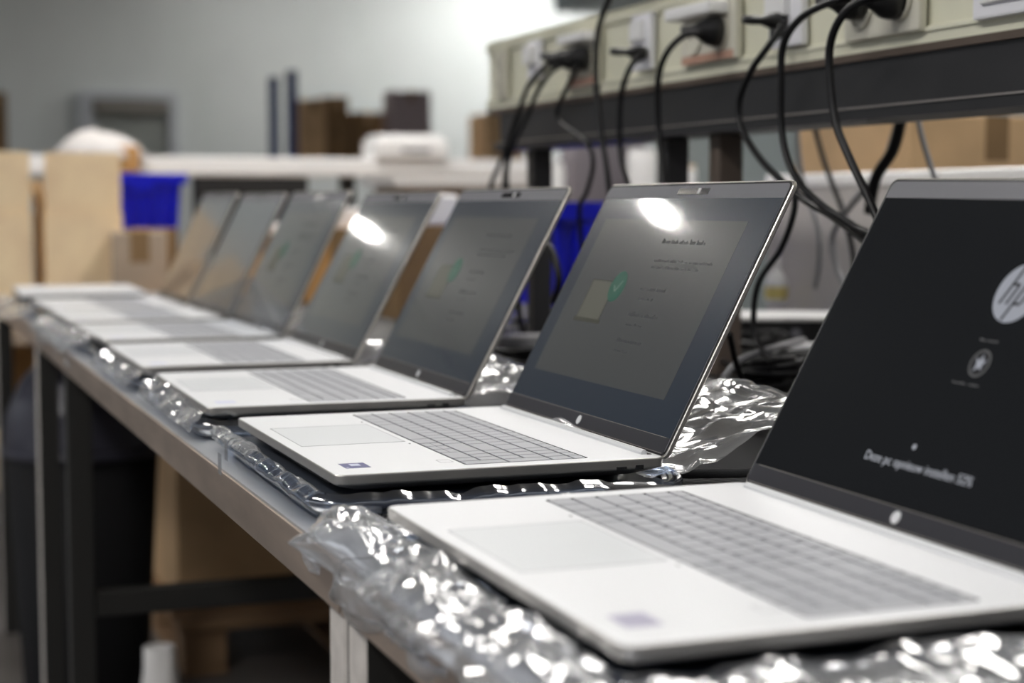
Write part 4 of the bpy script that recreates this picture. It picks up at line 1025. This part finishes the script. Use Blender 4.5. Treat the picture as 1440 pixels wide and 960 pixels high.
# machine cabinets beyond the partition
carton(1030, 1130, 170, 420, 4.0, .5, 'teal_grey', 'grey-green machine cabinet seen under the trunking, left of the other', None, name='machine_cabinet', cat='cabinet', base=.0, tape=False)
carton(1150, 1262, 178, 420, 3.35, .5, 'teal_grey', 'grey-green machine cabinet seen under the trunking, next to the big cardboard box', None, name='machine_cabinet', cat='cabinet', base=.0, tape=False)
carton(1276, 1520, 166, 420, 2.60, .4, 'card', 'big tan cardboard box standing behind the partition at the right', None, rz=0, base=.75)
t = empty('trolley', (atY(1398, 300, 2.60).x, 2.80, 0), 0, 'steel trolley carrying the big tan cardboard box', 'trolley')
bm = bmesh.new(); bx(bm, (0, 0, .735), (.62, .5, .028)); fin('deck', bm, M['frame_grey'], t)
for x in (-.28, .28):
    for y in (-.22, .22):
        bm = bmesh.new(); bx(bm, (x, y, .36), (.03, .03, .72)); fin('leg', bm, M['frame_grey'], t)

# ================================================================== BELOW THE BENCH
# waste bin with liner
p = atY(116, 625, 3.60)
t = empty('waste_bin', (p.x, 3.60, 0), 0, 'black waste bin with a grey liner bag under the far bench', 'bin')
rim = p.z; rr = .155
bm = bmesh.new(); lathe(bm, [(rr*.78, 0), (rr*.80, .01), (rr, rim), (rr-.006, rim), (rr*.78-.004, .012)], seg=40); fin('bin_body', bm, M['bin'], t, True)
bm = bmesh.new(); lathe(bm, [(rr+.001, rim-.018), (rr+.008, rim-.012), (rr+.008, rim-.002), (rr, rim+.003)], seg=40, cap=False); fin('bin_rim', bm, M['liner'], t, True)
def bag(u, v):
    th = u*2*math.pi; c = crumple(th*.05, v*.1, 51, .05, 3)
    r_ = rr*(.99-.10*v-.35*v**4)*(1+.06*c); return r_*np.cos(th), r_*np.sin(th), rim+.002+v*.17+.01*c
sheet('liner_bag', bag, 90, 24, M['liner'], t)
# carton on pallet
a = atY(250, 870, 4.0); pz = .125
carton(250, 600, 462, 864, 4.0, .60, 'card', 'tall brown carton on the pallet under the benches', None, base=pz+.001)
t = empty('pallet', (1.05, 4.28, 0), 0, 'wooden pallet under the tall brown carton', 'pallet')
for k in range(7):
    bm = bmesh.new(); bx(bm, (0, -.42+k*.14, pz-.010), (.86, .10, .020), bev=.002, seg=1); fin('deck_board', bm, M['wood'], t)
for x in (-.37, 0, .37):
    for y in (-.40, 0, .40):
        bm = bmesh.new(); bx(bm, (x, y, .0625), (.10, .10, .085), bev=.002, seg=1); fin('block', bm, M['wood'], t)
    bm = bmesh.new(); bx(bm, (x, 0, .010), (.10, .92, .018)); fin('bottom_board', bm, M['wood'], t)
# crumpled white paper bag on the floor
p = atY(224, 930, 3.35)
t = empty('paper_bag', (p.x, 3.35, 0), 0, 'white crumpled paper bag on the floor beside the pallet', 'bag')
def pbag(u, v):
    th = u*2*math.pi; c = crumple(th*.06, v*.1, 61, .05, 3); r_ = .046*(1-.35*v)*(1+.14*c); return r_*np.cos(th), r_*.7*np.sin(th), .001+v*.20+.006*c*v
sheet('bag_body', pbag, 70, 24, M['shelf_white'], t)
bm = bmesh.new(); lathe(bm, [(.040, 0), (.041, .003)], seg=20); fin('bag_bottom', bm, M['shelf_white'], t)

# stack of tan cartons far left under the bench
carton(20, 96, 456, 700, 5.5, .4, 'card_orange', 'orange-tan carton far behind the waste bin', None, base=.001)
carton(-60, 30, 620, 900, 6.6, .4, 'card_pale', 'pale carton on the floor at the left, seen between the black legs', None, base=.001)

# ================================================================== LIGHT
def lamp(x, y, w, l, strength, label, z=CZ+2.60, col=(1, .97, .93)):
    t = empty('ceiling_light', (x, y, z), 0, label, 'ceiling light', 'ceiling lights of the hall')
    bm = bmesh.new(); bx(bm, (0, 0, .03), (w+.06, l+.06, .055), bev=.005, seg=1); fin('housing', bm, M['lamp_house'], t)
    m = mat('tube_%g_%g' % (strength, col[2]), (.9, .9, .9), emit=col, estr=strength)
    bm = bmesh.new(); bx(bm, (0, 0, -.004), (w, l, .010)); fin('diffuser', bm, m, t)
def downlight(x, y, r_, strength, label, z=CZ+2.60):
    t = empty('ceiling_light', (x, y, z), 0, label, 'ceiling light', 'ceiling lights of the hall')
    bm = bmesh.new(); lathe(bm, [(r_+.03, .15), (r_+.03, .0), (r_+.004, -.002), (r_+.004, .01)], seg=28); fin('housing', bm, M['lamp_house'], t)
    m = mat('downlight_glow', (.9, .9, .9), emit=(1, .97, .90), estr=strength)
    bm = bmesh.new(); lathe(bm, [(r_, .012), (r_, .002), (r_*.9, -.004)], seg=28); fin('diffuser', bm, m, t)
downlight(-1.18, 8.15, .050, 420, 'round ceiling light left of the bench line, nearer one')
downlight(-1.14, 14.35, .065, 420, 'round ceiling light left of the bench line, farther one')
for y in (1.2, 3.4, 6.0): lamp(2.1, y, .5, 1.5, 15, 'broad ceiling light above the benches')
lamp(.4, 4.9, .4, 1.2, 26, 'broad ceiling light above the benches')
for y in (-.6, 1.8): lamp(-1.9, y, .5, 1.5, 24, 'added fill light above the aisle, out of view')  # unseen fill lights, added to brighten the trunking front
lamp(3.4, 13.8, .7, .4, 22, 'small ceiling light by the far wall')
lamp(5.9, 14.2, 1.4, .5, 36, 'wide ceiling light by the far wall')
wd = bpy.data.worlds.new('hall_daylight'); sc.world = wd; wd.use_nodes = True
wn = wd.node_tree; bg = wn.nodes['Background']
tc = wn.nodes.new('ShaderNodeTexCoord'); sep = wn.nodes.new('ShaderNodeSeparateXYZ'); rp = wn.nodes.new('ShaderNodeValToRGB')
wn.links.new(tc.outputs['Generated'], sep.inputs[0]); 
mr = wn.nodes.new('ShaderNodeMapRange'); mr.inputs['From Min'].default_value = -1; mr.inputs['From Max'].default_value = 1
wn.links.new(sep.outputs['Z'], mr.inputs[0]); wn.links.new(mr.outputs[0], rp.inputs[0])
rp.color_ramp.elements[0].position = .50; rp.color_ramp.elements[0].color = (.05, .045, .04, 1)
rp.color_ramp.elements[1].position = .62; rp.color_ramp.elements[1].color = (.80, .84, .92, 1)
e = rp.color_ramp.elements.new(.53); e.color = (.34, .35, .37, 1)
wn.links.new(rp.outputs[0], bg.inputs['Color']); bg.inputs['Strength'].default_value = 1.0

sc.view_settings.view_transform = 'Standard'; sc.view_settings.look = 'None'; sc.view_settings.gamma = 1; sc.view_settings.exposure = .3
sc.view_settings.use_curve_mapping = False
try:
    sc.cycles.use_denoising = True; sc.cycles.use_light_tree = True; sc.cycles.max_bounces = 10; sc.cycles.transparent_max_bounces = 24
    sc.cycles.sample_clamp_indirect = 8
except Exception: pass
